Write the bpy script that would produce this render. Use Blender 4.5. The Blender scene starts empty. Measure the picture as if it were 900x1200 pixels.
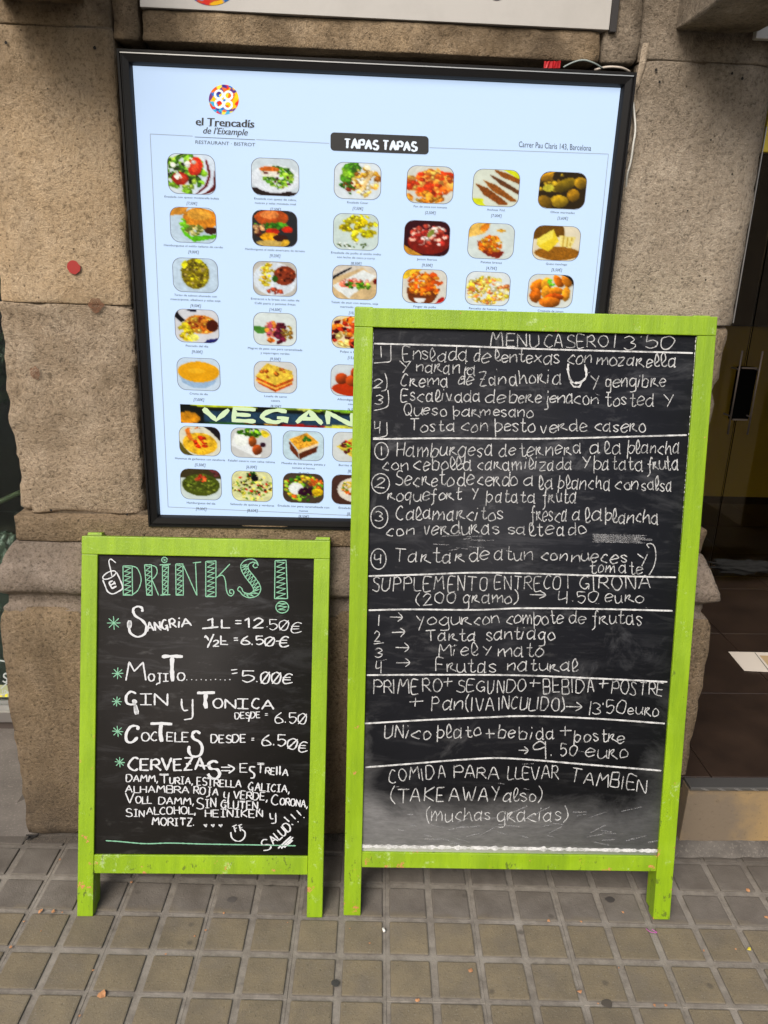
import bpy, bmesh, math, random
import numpy as np
from mathutils import Vector, Matrix, noise
random.seed(7)
S = bpy.context.scene
COL = S.collection
# ------------------------------------------------------------------ camera
F_PX, YAW, PITCH, ROLL, CAM_H, CAM_Y = 887.67, 0.047035, 0.315306, -0.034566, 1.406339, -1.6
def cam_axes():
    cy, sy = math.cos(YAW), math.sin(YAW); cp, sp = math.cos(PITCH), math.sin(PITCH)
    f = Vector((sy*cp, cy*cp, -sp)); r = Vector((cy, -sy, 0)); d = f.cross(r)
    cr, sr = math.cos(ROLL), math.sin(ROLL)
    return r*cr + d*sr, d*cr - r*sr, f
AX = cam_axes(); CAM_P = Vector((0, CAM_Y, CAM_H))
cd = bpy.data.cameras.new('camera'); cam = bpy.data.objects.new('camera', cd); COL.objects.link(cam)
cd.sensor_fit = 'VERTICAL'; cd.sensor_height = 36; cd.sensor_width = 27; cd.lens = F_PX/1200*36
cd.clip_start = 0.02; cd.clip_end = 500
m = Matrix((AX[0], -AX[1], -AX[2])).transposed().to_4x4(); m.translation = CAM_P
cam.matrix_world = m; S.camera = cam
S.render.resolution_x = 768; S.render.resolution_y = 1024
# ------------------------------------------------------------------ world, sun, exposure
SUN_EL, SUN_AZ = math.radians(43), math.radians(206)      # azimuth clockwise from +Y
w = bpy.data.worlds.new('World'); S.world = w; w.use_nodes = True
nt = w.node_tree; sk = nt.nodes.new('ShaderNodeTexSky'); sk.sky_type = 'NISHITA'; sk.sun_disc = False
sk.sun_elevation = SUN_EL; sk.sun_rotation = SUN_AZ; sk.air_density = 1.3; sk.dust_density = 4.0; sk.ozone_density = 1.0
bg = nt.nodes['Background']; bg.inputs[1].default_value = 0.09; nt.links.new(sk.outputs[0], bg.inputs[0])
sd = bpy.data.lights.new('sun', 'SUN'); sd.energy = 2.3; sd.angle = math.radians(32); sd.color = (1, .96, .9)
so = bpy.data.objects.new('sun', sd); COL.objects.link(so)
so.rotation_euler = Vector((math.sin(SUN_AZ)*math.cos(SUN_EL), math.cos(SUN_AZ)*math.cos(SUN_EL), math.sin(SUN_EL))).to_track_quat('Z', 'Y').to_euler()
S.view_settings.view_transform = 'Standard'; S.view_settings.look = 'None'
S.view_settings.exposure = 0.60; S.view_settings.gamma = 1
S.render.engine = 'CYCLES'

# ------------------------------------------------------------------ helpers
def ray(px, py): return AX[0]*((px-450)/F_PX) + AX[1]*((py-600)/F_PX) + AX[2]
def W(px, py, y):                       # point of the upright plane Y = y seen at that spot of the photo
    d = ray(px, py); return CAM_P + d*((y-CAM_P.y)/d.y)
def G(px, py, z=0.0):                   # point of the level plane Z = z
    d = ray(px, py); return CAM_P + d*((z-CAM_P.z)/d.z)
def lin(c):
    return tuple((v/12.92 if v <= .04045 else ((v+.055)/1.055)**2.4) for v in c)
def rgb(r, g, b): return lin((r/255, g/255, b/255))
def link(o, parent=None):
    COL.objects.link(o)
    if parent: o.parent = parent
    return o
def tag(o, label=None, cat=None, group=None, kind=None):
    if label: o['label'] = label
    if cat: o['category'] = cat
    if group: o['group'] = group
    if kind: o['kind'] = kind
    return o
def empty(name, loc=(0, 0, 0), mat=None):
    o = bpy.data.objects.new(name, None); COL.objects.link(o); o.empty_display_size = .05
    if mat is not None: o.matrix_world = mat
    else: o.location = loc
    return o
def mesh_obj(name, V, Fc, mat, parent=None, smooth=False, cols=None):
    me = bpy.data.meshes.new(name); me.from_pydata([tuple(v) for v in V], [], Fc)
    mats = mat if isinstance(mat, (list, tuple)) else [mat]
    for x in mats: me.materials.append(x)
    if smooth: me.polygons.foreach_set('use_smooth', [True]*len(me.polygons))
    if cols is not None:
        a = me.color_attributes.new('Col', 'FLOAT_COLOR', 'POINT')
        a.data.foreach_set('color', np.asarray(cols, dtype=np.float32).ravel())
    me.update()
    return link(bpy.data.objects.new(name, me), parent)
class MB:
    def __init__(s): s.V = []; s.F = []
    def quad(s, a, b, c, d):
        n = len(s.V); s.V += [a, b, c, d]; s.F.append((n, n+1, n+2, n+3))
    def add(s, V, Fc):
        n = len(s.V); s.V += list(V); s.F += [tuple(i+n for i in f) for f in Fc]
    def box(s, x0, x1, y0, y1, z0, z1, bev=0.0, seg=2):
        bm = bmesh.new(); bmesh.ops.create_cube(bm, size=1)
        for v in bm.verts: v.co = Vector(((x0+x1)/2+v.co.x*(x1-x0), (y0+y1)/2+v.co.y*(y1-y0), (z0+z1)/2+v.co.z*(z1-z0)))
        if bev: bmesh.ops.bevel(bm, geom=bm.edges[:], offset=bev, segments=seg, affect='EDGES', profile=.6)
        bm.verts.index_update(); s.add([v.co.copy() for v in bm.verts], [[v.index for v in f.verts] for f in bm.faces]); bm.free()
    def tube(s, pts, r, n=8, caps=True):
        pts = [Vector(p) for p in pts]; rs = r if isinstance(r, (list, tuple)) else [r]*len(pts)
        V = []; ref = Vector((.3, .5, .8)).normalized()
        for i, p in enumerate(pts):
            t = (pts[min(i+1, len(pts)-1)]-pts[max(i-1, 0)]).normalized()
            a = t.cross(ref).normalized(); b = t.cross(a)
            V += [p+(a*math.cos(k*2*math.pi/n)+b*math.sin(k*2*math.pi/n))*rs[i] for k in range(n)]
        Fc = [(i*n+k, i*n+(k+1) % n, (i+1)*n+(k+1) % n, (i+1)*n+k) for i in range(len(pts)-1) for k in range(n)]
        if caps: Fc += [tuple(range(n-1, -1, -1)), tuple((len(pts)-1)*n+k for k in range(n))]
        s.add(V, Fc)
    def build(s, name, mat, parent=None, smooth=False): return mesh_obj(name, s.V, s.F, mat, parent, smooth)
def smooth_path(pts, k=5):
    if len(pts) < 3: return [Vector(p) for p in pts]
    P = [Vector(p) for p in pts]; P = [P[0]*2-P[1]]+P+[P[-1]*2-P[-2]]; out = []
    for i in range(1, len(P)-2):
        for j in range(k):
            t = j/k; a, b, c, d = P[i-1:i+3]
            out.append(.5*((2*b)+(c-a)*t+(2*a-5*b+4*c-d)*t*t+(3*b-a-3*c+d)*t**3))
    out.append(P[-2]); return out

# ------------------------------------------------------------------ materials
class N:
    def __init__(s, name):
        s.m = bpy.data.materials.new(name); s.m.use_nodes = True; s.t = s.m.node_tree
        s.b = s.t.nodes['Principled BSDF']; s.out = s.t.nodes['Material Output']; s.co = None
    def n(s, typ, **kw):
        o = s.t.nodes.new(typ)
        for k, v in kw.items(): setattr(o, k, v)
        return o
    def l(s, a, b): s.t.links.new(a, b)
    def coord(s, kind='Object'):
        if s.co is None: s.co = s.n('ShaderNodeTexCoord')
        return s.co.outputs[kind]
    def geo(s): return s.n('ShaderNodeNewGeometry').outputs['Position']
    def mapv(s, src, scale=(1, 1, 1), loc=(0, 0, 0)):
        q = s.n('ShaderNodeMapping'); s.l(src, q.inputs[0]); q.inputs['Scale'].default_value = scale; q.inputs['Location'].default_value = loc
        return q.outputs[0]
    def noise(s, scale, detail=4, rough=.6, src=None, dist=0):
        q = s.n('ShaderNodeTexNoise'); q.inputs['Scale'].default_value = scale; q.inputs['Detail'].default_value = detail
        q.inputs['Roughness'].default_value = rough; q.inputs['Distortion'].default_value = dist
        s.l(src if src is not None else s.coord(), q.inputs['Vector']); return q.outputs[0]
    def vor(s, scale, src=None, feature='F1'):
        q = s.n('ShaderNodeTexVoronoi'); q.feature = feature; q.inputs['Scale'].default_value = scale
        s.l(src if src is not None else s.coord(), q.inputs['Vector']); return q.outputs[0]
    def ramp(s, fac, *stops):
        q = s.n('ShaderNodeValToRGB'); e = q.color_ramp.elements
        while len(e) < len(stops): e.new(.5)
        for i, (p, c) in enumerate(stops):
            e[i].position = p; e[i].color = (c, c, c, 1) if not isinstance(c, tuple) else (*c, 1)
        s.l(fac, q.inputs[0]); return q.outputs[0]
    def mr(s, v, a, b, c=0, d=1):
        q = s.n('ShaderNodeMapRange'); q.inputs[1].default_value = a; q.inputs[2].default_value = b; q.inputs[3].default_value = c; q.inputs[4].default_value = d
        s.l(v, q.inputs[0]); return q.outputs[0]
    def math(s, op, a, b=None, clamp=False):
        q = s.n('ShaderNodeMath', operation=op, use_clamp=clamp)
        for i, v in enumerate((a, b)):
            if v is None: continue
            if isinstance(v, (int, float)): q.inputs[i].default_value = v
            else: s.l(v, q.inputs[i])
        return q.outputs[0]
    def mix(s, fac, a, b, blend='MIX'):
        q = s.n('ShaderNodeMix', data_type='RGBA', blend_type=blend)
        if isinstance(fac, (int, float)): q.inputs[0].default_value = fac
        else: s.l(fac, q.inputs[0])
        for i, v in ((6, a), (7, b)):
            if isinstance(v, tuple): q.inputs[i].default_value = (*v, 1)
            else: s.l(v, q.inputs[i])
        return q.outputs[2]
    def sep(s, v):
        q = s.n('ShaderNodeSeparateXYZ'); s.l(v, q.inputs[0]); return q.outputs
    def color(s, c):
        if isinstance(c, tuple): s.b.inputs['Base Color'].default_value = (*c, 1)
        else: s.l(c, s.b.inputs['Base Color'])
    def set(s, **kw):
        for k, v in kw.items():
            k = k.replace('_', ' ')
            if isinstance(v, (int, float)): s.b.inputs[k].default_value = v
            else: s.l(v, s.b.inputs[k])
        return s
    def bump(s, h, strength=.5, dist=.002, prev=None):
        q = s.n('ShaderNodeBump'); q.inputs['Strength'].default_value = strength; q.inputs['Distance'].default_value = dist
        s.l(h, q.inputs['Height'])
        if prev is not None: s.l(prev, q.inputs['Normal'])
        s.l(q.outputs[0], s.b.inputs['Normal']); return q.outputs[0]
def plain(name, c, rough=.5, metal=0, **kw):
    m = N(name); m.color(c); m.set(Roughness=rough, Metallic=metal, **kw)
    return m.m

def mat_stone(name, base, dark, grain=1.0, soot=0.0, low=0.0, pale=(.36, .29, .21)):
    m = N(name); g = m.geo()
    big = m.noise(2.6, 5, .62, g); mid = m.noise(13, 6, .68, g); gr = m.noise(118, 5, .76, g)
    c = m.mix(m.ramp(big, (.33, 0.0), (.66, 1.0)), dark, base)
    c = m.mix(m.math('MULTIPLY', m.ramp(mid, (.44, 0.0), (.68, 1.0)), .5), c, pale)
    # sandy grain: dark pits and pale grains of a few millimetres
    k = min(1, .58+.3*grain)
    c = m.mix(m.math('MULTIPLY', m.ramp(gr, (.36, 1.0), (.47, 0.0)), k*.9), c, tuple(v*.40 for v in dark))
    c = m.mix(m.math('MULTIPLY', m.ramp(gr, (.54, 0.0), (.70, 1.0)), .5*k), c, tuple(min(1, v*1.4) for v in pale))
    fine = m.noise(290, 3, .7, g)
    c = m.mix(m.math('MULTIPLY', m.ramp(fine, (.34, 1.0), (.48, 0.0)), .55*k), c, tuple(v*.45 for v in dark))
    pit = m.vor(34, m.mapv(g, (1, 1, 1), (.3, .1, .7)))
    c = m.mix(m.ramp(pit, (.035, .8), (.085, 0.0)), c, tuple(v*.2 for v in dark))
    c = m.mix(m.math('MULTIPLY', m.ramp(m.noise(4.2, 6, .7, m.mapv(g, (2.4, 1, .55), (7, 0, 2)), .6), (.52, 0.0), (.70, 1.0)), .42), c, tuple(v*.55 for v in dark))
    z = m.sep(g)[2]
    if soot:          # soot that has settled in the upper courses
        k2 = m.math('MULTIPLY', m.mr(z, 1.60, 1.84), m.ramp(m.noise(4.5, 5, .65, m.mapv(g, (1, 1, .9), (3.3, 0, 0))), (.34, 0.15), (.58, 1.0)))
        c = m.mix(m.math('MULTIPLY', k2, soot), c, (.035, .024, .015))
    if low:           # damp and splashed dirt on the foot of the base
        k2 = m.math('MULTIPLY', m.mr(z, .42, .0), m.ramp(m.noise(5, 5, .65, g), (.3, .25), (.6, 1.0)))
        c = m.mix(m.math('MULTIPLY', k2, low), c, (.06, .047, .036))
    m.color(c); m.set(Roughness=.92, Specular_IOR_Level=.2)
    h = m.math('ADD', m.math('MULTIPLY', gr, 1.6), m.math('MULTIPLY', fine, .6))
    h = m.math('ADD', h, m.math('MULTIPLY', m.ramp(pit, (.03, 0.0), (.09, 1.0)), .4))
    m.bump(h, 1.0, .0062*grain)
    return m.m
M = {}
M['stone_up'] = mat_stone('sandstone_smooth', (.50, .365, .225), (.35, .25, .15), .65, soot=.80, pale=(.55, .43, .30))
M['stone_rough'] = mat_stone('sandstone_rough', (.48, .365, .25), (.345, .26, .175), 1.15, pale=(.54, .435, .325))
M['stone_base'] = mat_stone('sandstone_base', (.33, .235, .14), (.17, .123, .078), 1.0, low=.85, pale=(.37, .28, .19))
M['stone_mold'] = mat_stone('sandstone_moulding', (.275, .215, .165), (.175, .138, .108), .8, pale=(.32, .265, .22))
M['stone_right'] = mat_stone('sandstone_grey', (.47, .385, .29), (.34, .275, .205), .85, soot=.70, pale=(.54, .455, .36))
M['mortar'] = mat_stone('mortar', (.50, .41, .31), (.38, .30, .22), .8, pale=(.56, .47, .37))
M['seam'] = mat_stone('seam_mortar', (.17, .13, .09), (.10, .075, .05), .5, pale=(.2, .16, .12))
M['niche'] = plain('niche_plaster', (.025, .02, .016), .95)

def mat_tile():
    m = N('paving_tile'); g = m.geo(); s = m.sep(m.coord('Object')); oi = m.n('ShaderNodeObjectInfo').outputs['Random']
    P = m.sep(g)
    zo = s[2]
    fl = m.noise(300, 2, .6, g); mid = m.noise(14, 5, .6, g); dirt = m.noise(6, 5, .65, g)
    pad = m.mix(m.ramp(mid, (.35, 0.0), (.65, 1.0)), (.262, .212, .135), (.185, .155, .108))
    pad = m.mix(m.math('MULTIPLY', m.mr(oi, 0, 1), .35), pad, (.13, .105, .07))
    pad = m.mix(m.ramp(fl, (.60, 0.0), (.72, .6)), pad, (.34, .31, .25))
    pad = m.mix(m.ramp(m.noise(220, 2, .6, g), (.28, .6), (.40, 0.0)), pad, (.05, .042, .03))
    grey = m.mix(m.ramp(mid, (.35, 0.0), (.7, 1.0)), (.125, .108, .093), (.20, .178, .155))
    near = m.math('ADD', P[1], m.math('MULTIPLY', m.math('SUBTRACT', dirt, .5), .10))
    near = m.math('ADD', near, m.math('MULTIPLY', P[0], .033))
    pad = m.mix(m.mr(near, -.262, -.235), pad, grey)        # the older grey row along the wall
    wear = m.ramp(m.noise(9, 6, .72, g), (.50, 0.0), (.66, .7))
    pad = m.mix(m.math('MULTIPLY', wear, .6), pad, (.17, .15, .128))
    joint = m.mix(m.ramp(m.noise(40, 5, .7, g), (.35, 0.0), (.65, 1.0)), (.225, .20, .172), (.36, .325, .28))
    joint = m.mix(m.ramp(m.noise(7, 3, .6, g), (.54, 0.0), (.66, .8)), joint, (.42, .385, .34))
    grime = m.mr(near, -.14, -.02, 0, .72)
    c = m.mix(m.mr(zo, -.0022, -.0004), joint, pad)
    edge = m.ramp(m.math('ABSOLUTE', m.math('ADD', zo, .0026)), (.0, .8), (.0011, 0.0))
    c = m.mix(m.math('MULTIPLY', m.ramp(m.noise(3.1, 6, .7, m.mapv(g, (1, 1, 1), (4, 4, 0))), (.52, 0.0), (.66, 1.0)), .35), c, (.07, .06, .05))
    c = m.mix(m.ramp(m.vor(11, m.mapv(g, (1, 1, 1), (2, 7, 0))), (.05, .55), (.10, 0.0)), c, (.06, .052, .045))
    c = m.mix(edge, c, (.045, .038, .03))
    c = m.mix(grime, c, (.06, .05, .042))
    m.color(c); m.set(Roughness=.85, Specular_IOR_Level=.3)
    h = m.math('ADD', m.noise(260, 3, .7, g), m.math('MULTIPLY', m.noise(45, 4, .6, g), .8))
    m.bump(h, .7, .0016)
    return m.m
M['tile'] = mat_tile()
def mat_concrete(name, a, b, bumpd=.0015):
    m = N(name); g = m.geo()
    c = m.mix(m.ramp(m.noise(6, 6, .65, g), (.35, 0.0), (.65, 1.0)), a, b)
    c = m.mix(m.ramp(m.noise(160, 3, .6, g), (.55, 0.0), (.75, .5)), c, tuple(min(1, v*1.9) for v in b))
    m.color(c); m.set(Roughness=.88); m.bump(m.noise(120, 4, .7, g), .6, bumpd); return m.m
M['concrete'] = mat_concrete('grey_concrete', (.10, .087, .075), (.155, .135, .118))
M['joint_bed'] = mat_concrete('joint_bed', (.04, .035, .03), (.07, .06, .05))
M['asphalt'] = mat_concrete('asphalt', (.045, .045, .045), (.06, .06, .06))

def mat_green():
    m = N('green_paint'); o = m.coord('Object'); g = m.geo(); z = m.sep(g)[2]
    streak = m.noise(3, 5, .65, m.mapv(o, (9, 9, 1.2)))
    c = m.mix(m.ramp(streak, (.32, 0.0), (.62, 1.0)), (.235, .375, .004), (.170, .285, .006))
    c = m.mix(m.ramp(m.noise(5, 4, .6, g), (.5, 0.0), (.75, .5)), c, (.28, .43, .03))
    low = m.mr(z, .32, .04, 0, .055)
    n1 = m.math('ADD', m.noise(28, 6, .75, g), low)
    c = m.mix(m.ramp(n1, (.665, 0.0), (.68, 1.0)), c, (.45, .20, .07))       # bare wood
    n2 = m.math('ADD', m.noise(70, 4, .7, m.mapv(g, (1, 1, .5), (5, 3, 1))), m.math('MULTIPLY', low, 1.4))
    c = m.mix(m.ramp(n2, (.68, 0.0), (.72, .75)), c, (.07, .10, .015))        # scuffs
    n3 = m.noise(16, 6, .8, m.mapv(g, (1, 1, 1), (9, 2, 4)))
    c = m.mix(m.ramp(n3, (.60, 0.0), (.74, .55)), c, (.62, .72, .45))        # rubbed chalk
    m.color(c); m.set(Roughness=.42, Specular_IOR_Level=.45)
    h = m.math('ADD', m.noise(14, 6, .75, m.mapv(o, (9, 9, 1))), m.math('MULTIPLY', m.noise(110, 4, .7), .5))
    m.bump(h, .6, .0022); return m.m
M['green'] = mat_green()
M['green_edge'] = plain('pale_worn_edge', (.42, .55, .16), .6)

def mat_slate(name, base, dusty, H, Wd):
    # object coordinates: x across, z up the board
    m = N(name); o = m.coord('Object'); s = m.sep(o)
    c = m.mix(m.ramp(m.noise(4, 4, .6, m.mapv(o, (1, 1, 1.5))), (.4, 0.0), (.75, 1.0)), base, tuple(v*1.5 for v in base))
    sm = m.noise(5, 6, .72, m.mapv(o, (1, 1, 4.5), (2, 0, 0)), 1.2)
    c = m.mix(m.ramp(sm, (.52, 0.0), (.80, .14)), c, (.26, .26, .28))
    scr = m.noise(60, 3, .7, m.mapv(o, (.35, 1, 1)))
    c = m.mix(m.ramp(scr, (.60, 0.0), (.75, .05)), c, (.5, .5, .5))
    if dusty:
        nb = m.noise(6, 6, .7, m.mapv(o, (1, 1, 1.3), (1, 0, 4)), .8)
        d = m.math('ADD', m.mr(s[2], .31, .205, -.12, 1.15), m.math('MULTIPLY', m.math('SUBTRACT', nb, .5), 1.7))
        edge = m.mr(m.math('ABSOLUTE', m.math('SUBTRACT', s[0], Wd/2)), Wd/2-.10, Wd/2-.035, 0, .75)
        edge = m.math('MULTIPLY', edge, m.mr(s[2], .60, .2, 0, 1))
        d = m.math('ADD', d, edge, True)
        fine = m.noise(80, 4, .7, m.mapv(o, (.5, 1, 2)))
        c = m.mix(m.math('MULTIPLY', d, m.mr(fine, .3, .7, .65, 1.0)), c, (.30, .30, .315))
        c = m.mix(m.math('MULTIPLY', m.mr(m.math('ADD', s[2], m.math('MULTIPLY', nb, .012)), .1795, .1705, 0, 1), .85), c, (.72, .72, .72))
    m.color(c); m.set(Roughness=.7, Specular_IOR_Level=.22)
    m.bump(m.noise(200, 3, .6), .25, .0006); return m.m

def mat_chalk(name, c, hold=.40, a=0.12):
    m = N(name); g = m.coord('Object'); m.color(c); m.set(Roughness=.95, Specular_IOR_Level=.1)
    al = m.ramp(m.noise(520, 3, .75, g), (hold-.07, a), (hold+.07, 1.0))
    al = m.math('MULTIPLY', al, m.ramp(m.noise(55, 4, .7, g), (.32, .35), (.56, 1.0)))
    m.set(Alpha=al); return m.m
M['chalk'] = mat_chalk('white_chalk', (.47, .47, .47), .42, .25)
M['chalk_line'] = mat_chalk('white_chalk_line', (.56, .56, .56), .33, .5)
M['faint'] = mat_chalk('faint_chalk', (.30, .30, .31), .52, .0)
M['marker'] = plain('white_marker', (.50, .51, .53), .6)
M['marker_green'] = plain('mint_marker', (.16, .37, .24), .6)
M['frame'] = N('black_gloss_frame'); M['frame'].color((.006, .0055, .006)); M['frame'].set(Roughness=.38, Specular_IOR_Level=.25); M['frame'] = M['frame'].m
M['rail_glint'] = plain('glint_silver', (.5, .5, .5), .3, .9)

def mat_print(name, emit=.5, attr=True, col=(.8, .8, .8), film=.68):      # film: share of the light that passes the translucent print
    m = N(name)
    if attr:
        q = m.n('ShaderNodeVertexColor'); q.layer_name = 'Col'; c = q.outputs[0]
        m.color(m.mix(film, c, (0.0, 0.0, 0.0))); m.l(c, m.b.inputs['Emission Color'])
    else:
        m.color(tuple(v*(1-film) for v in col)); m.b.inputs['Emission Color'].default_value = (*col, 1)
    m.b.inputs['Emission Strength'].default_value = emit
    m.set(Roughness=.2, Specular_IOR_Level=.2); return m.m
EM = .585
M['print'] = mat_print('backlit_print', EM)
M['panel'] = mat_print('backlit_panel', EM, False, (.50, .645, .86))
M['ink'] = plain('black_ink', (.02, .02, .022), .3)
M['ink_soft'] = plain('grey_ink', (.10, .10, .12), .3)
M['ink_pale'] = plain('pale_grey_ink', (.22, .25, .29), .3)
M['plate_text'] = mat_print('backlit_lettering', EM, False, (.72, .80, .88))

# ------------------------------------------------------------------ stroke lettering
GL = {'y_': (5, '09061434|5956513010'),   # 'xy' pairs in hex: baseline y=4, x-height 9, capital height C; '|' separates strokes, '-' = straight
'a': (6, '58391806143456|-5A5464'), 'b': (5, '-0C04|07295856441404'), 'c': (5, '5849281706154454'), 'd': (5, '58391806143456|5C565464'),
'e': (5, '065758391806143455'), 'f': (4, '4B3C2A262200|-0848'), 'g': (5, '58391806143456|5956513010'), 'h': (5, '0C0804|062839485464'),
'i': (2, '-1904|-1B1C'), 'j': (3, '3935311000|-3B3C'), 'k': (4, '-0C04|-490654'), 'l': (3, '05382B1C0A06143445'), 'm': (8, '-0904|0628394744|4668798784'),
'n': (5, '-0904|0628495754'), 'o': (5, '3918061434555739'), 'p': (5, '-0C01|07295856341405'), 'q': (5, '58391806143456|-5950'), 'r': (5, '-0904|0618393827264564'),
'R_': (5, '0904|0618394745356455'), 's': (4, '4829081736452405'), 't': (4, '2C25344455|-0949'), 'u': (5, '0906143456|595564'), 'v': (4, '-092449'), 'w': (6, '-0914394469'),
'x': (5, '-0954|-5904'), 'y': (5, '-0936|-5920'), 'z': (5, '-09590454'),
'A': (6, '-043C64|-1757'), 'B': (5, '-0C04|0C4C5A4808|084857554404'), 'C': (5, '5B3C1A07153455'), 'D': (6, '-0C04|0C3C5B6856340 4'.replace(' ', '')), 'E': (5, '-5C0C0454|-0848'),
'F': (5, '-5C0C04|-0848'), 'G': (6, '5B3C1A07153456|-375754'), 'H': (5, '-0C04|-5C54|-0858'), 'I': (1, '-0C04'), 'J': (4, '-4C45|45341405'), 'K': (5, '-0C04|-5C0854'),
'L': (4, '-0C0454'), 'M': (7, '-041C386C74'), 'N': (5, '-040C545C'), 'O': (6, '3C1B08153455685B3C'), 'P': (5, '-0C04|0B3C5A4808'), 'Q': (6, '3C1B08153455685B3C|-3663'),
'R': (5, '-0C04|0B3C5A4808|-2864'), 'S': (5, '5B3C1B193857553405'), 'T': (6, '-0C6C|-3C34'), 'U': (5, '0C0614344556 5C'.replace(' ', '')), 'V': (6, '-0C346C'), 'W': (7, '-0C24395474'.replace('5474', '547C')),
'X': (5, '-0C54|-5C04'), 'Y': (5, '-0C38|-5C24'), 'Z': (5, '-0C5C0454|-1848'),
'0': (5, '2C0A0624455A3C2C'), '1': (3, '-0A2C24'), '|': (1, '-0C04'), '2': (5, '0A2C4B490404|-0454'), '3': (4, '0B2C4A28|284745240 5'.replace(' ', '')), '4': (5, '0C081748|-4C44'),
'5': (4, '-4C0C08|0829484624 05'.replace(' ', '')), '6': (5, '4C1906143455472807'), '9': (4, '4A2C0A082849|-4C43'), 'O/': (5, '2C0A0624455A3C2C|-045C'),
'(': (2, '2D0A0623'), ')': (2, '0D2A2603'), '+': (5, '-2B25|-0858'), '-': (4, '-0848'), '=': (4, '-0A4A|-0747'), '.': (1, '-0405'), '·': (1, '-0809'), ',': (1, '-1502'), ':': (1, '-0405|-0809'),
'>': (6, '-0868|-4B6845'), '!': (2, '-1C17|-1415'), '/': (4, '-034C'), '~': (5, '5B3C1A06143455|-0949|-0747'), 'S_': (6, '6A5C2B193856553201'), 'j_': (4, '-1C4C|-3C33|331200'),
'N=': (5, '-040C545C')}
SERIF = {'I': (4, '-0C4C|-2C24|-0444'), 'T': (6, '-0C6C|-0B6B|-3C34'), 'J': (5, '-1C5C|-3C35|35331201'), 'G': (6, '5B3C1A07153456|-375754|-5452')}
def decode(s):
    out = []
    for st in s.split('|'):
        straight = st.startswith('-'); st = st.lstrip('-')
        pts = [(int(st[i], 16), int(st[i+1], 16)-4) for i in range(0, len(st)-1, 2)]
        out.append((straight, pts))
    return out
def densify(pts, step):
    out = [pts[0]]
    for a, b in zip(pts, pts[1:]):
        n = max(1, int((b-a).length/step))
        out += [a.lerp(b, (k+1)/n) for k in range(n)]
    return out
def text_strokes(text, x0, y0, x1, y1, h, style='L', jit=.5, slant=0.0, gap=1.6):
    """strokes (lists of photo-space points) of one word set between two baseline points"""
    toks = []; i = 0
    while i < len(text):
        if text[i:i+2] in GL and len(text[i:i+2]) == 2: toks.append(text[i:i+2]); i += 2
        else: toks.append(text[i]); i += 1
    adv = 0; items = []
    for t in toks:
        if t == ' ': adv += 4; continue
        w_, g = (SERIF[t] if (style == 'S' and t in SERIF) else GL[t])
        items.append((adv, g, random.uniform(.90, 1.08))); adv += (w_+gap)*(random.uniform(.95, 1.08) if jit > 1 else 1)
    tot = max(adv-gap, .8); u = Vector((x1-x0, y1-y0)); L = u.length or 1
    ux = u/tot if tot > 1.5 else u.normalized()*(h/8); un = u.normalized()
    uy = Vector((un.y, -un.x))*(h/8)
    if tot <= 1.5: ux = un*(h/8)
    out = []
    wp = random.uniform(0, 90)
    for a, g, sx in items:
        jy = random.uniform(-jit, jit)*.5; js = random.uniform(.94, 1.07)
        for straight, pts in decode(g):
            P = [Vector((x0, y0))+ux*(a+p[0]*(sx if jit > 1 else 1)+random.uniform(-.12, .12)+slant*p[1])+uy*(p[1]*js+jy+random.uniform(-.15, .15)) for p in pts]
            if jit > 1: P = [q+Vector((noise.noise((q.x*.09+wp, q.y*.15, 0)), noise.noise((q.x*.07, wp, q.y*.1))))*1.5 for q in P]
            if (not straight or jit > 1) and len(P) > 2 and not (straight and len(pts) > 3 and random.random() < .4): P = smooth_path(P, 4)
            out.append(P)
    return out
class Pen:
    """lays flat ribbons of chalk or ink on a plane; at(px,py)->3D in parent space, nrm toward the viewer"""
    def __init__(s, at, nrm, lift): s.at = at; s.n = nrm; s.lift = lift; s.V = []; s.F = []
    def stroke(s, P, wpx, mod=None, rough=.2, closed=False):
        P = [Vector(p) for p in P]
        if closed: P = P+[P[0]]
        P = densify(P, max(1.0, wpx*.6))
        if len(P) < 2: P = [P[0], P[0]+Vector((.8, 0))]
        n = len(s.V); c = 0; ph = random.random()*50; s.lift += 2e-7
        for i, p in enumerate(P):
            t = P[min(i+1, len(P)-1)]-P[max(i-1, 0)]
            if t.length < 1e-6: t = Vector((1, 0))
            t.normalize(); q = Vector((-t.y, t.x))
            w_ = wpx*(1+rough*noise.noise((ph+i*.35, 0, 0))*2.4)
            if mod: w_ *= mod(t)
            if i in (0, len(P)-1): w_ *= .7
            for sgn in (-1, 1):
                r = 1+rough*noise.noise((ph+i*.9, sgn*3, 1))
                a = s.at(*(p+q*w_*.5*sgn*r)); s.V.append(a+s.n*s.lift)
            c += 1
        s.F += [(n+2*i, n+2*i+1, n+2*i+3, n+2*i+2) for i in range(c-1)]
    def word(s, text, x0, y0, x1, y1, h, wpx, style='L', mod=None, **kw):
        for P in text_strokes(text, x0, y0, x1, y1, h, style, **kw): s.stroke(P, wpx, mod)
    def disc(s, cx, cy, rx, ry, n=24):
        k = len(s.V); s.lift += 2e-7
        s.V += [s.at(cx+rx*math.cos(a*2*math.pi/n), cy+ry*math.sin(a*2*math.pi/n))+s.n*s.lift for a in range(n)]; s.F.append(tuple(range(k, k+n)))
    def poly(s, pts):
        k = len(s.V); s.lift += 2e-7; s.V += [s.at(*p)+s.n*s.lift for p in pts]; s.F.append(tuple(range(k, k+len(pts))))
    def build(s, name, mat, parent): return mesh_obj(name, s.V, s.F, mat, parent)
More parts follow.
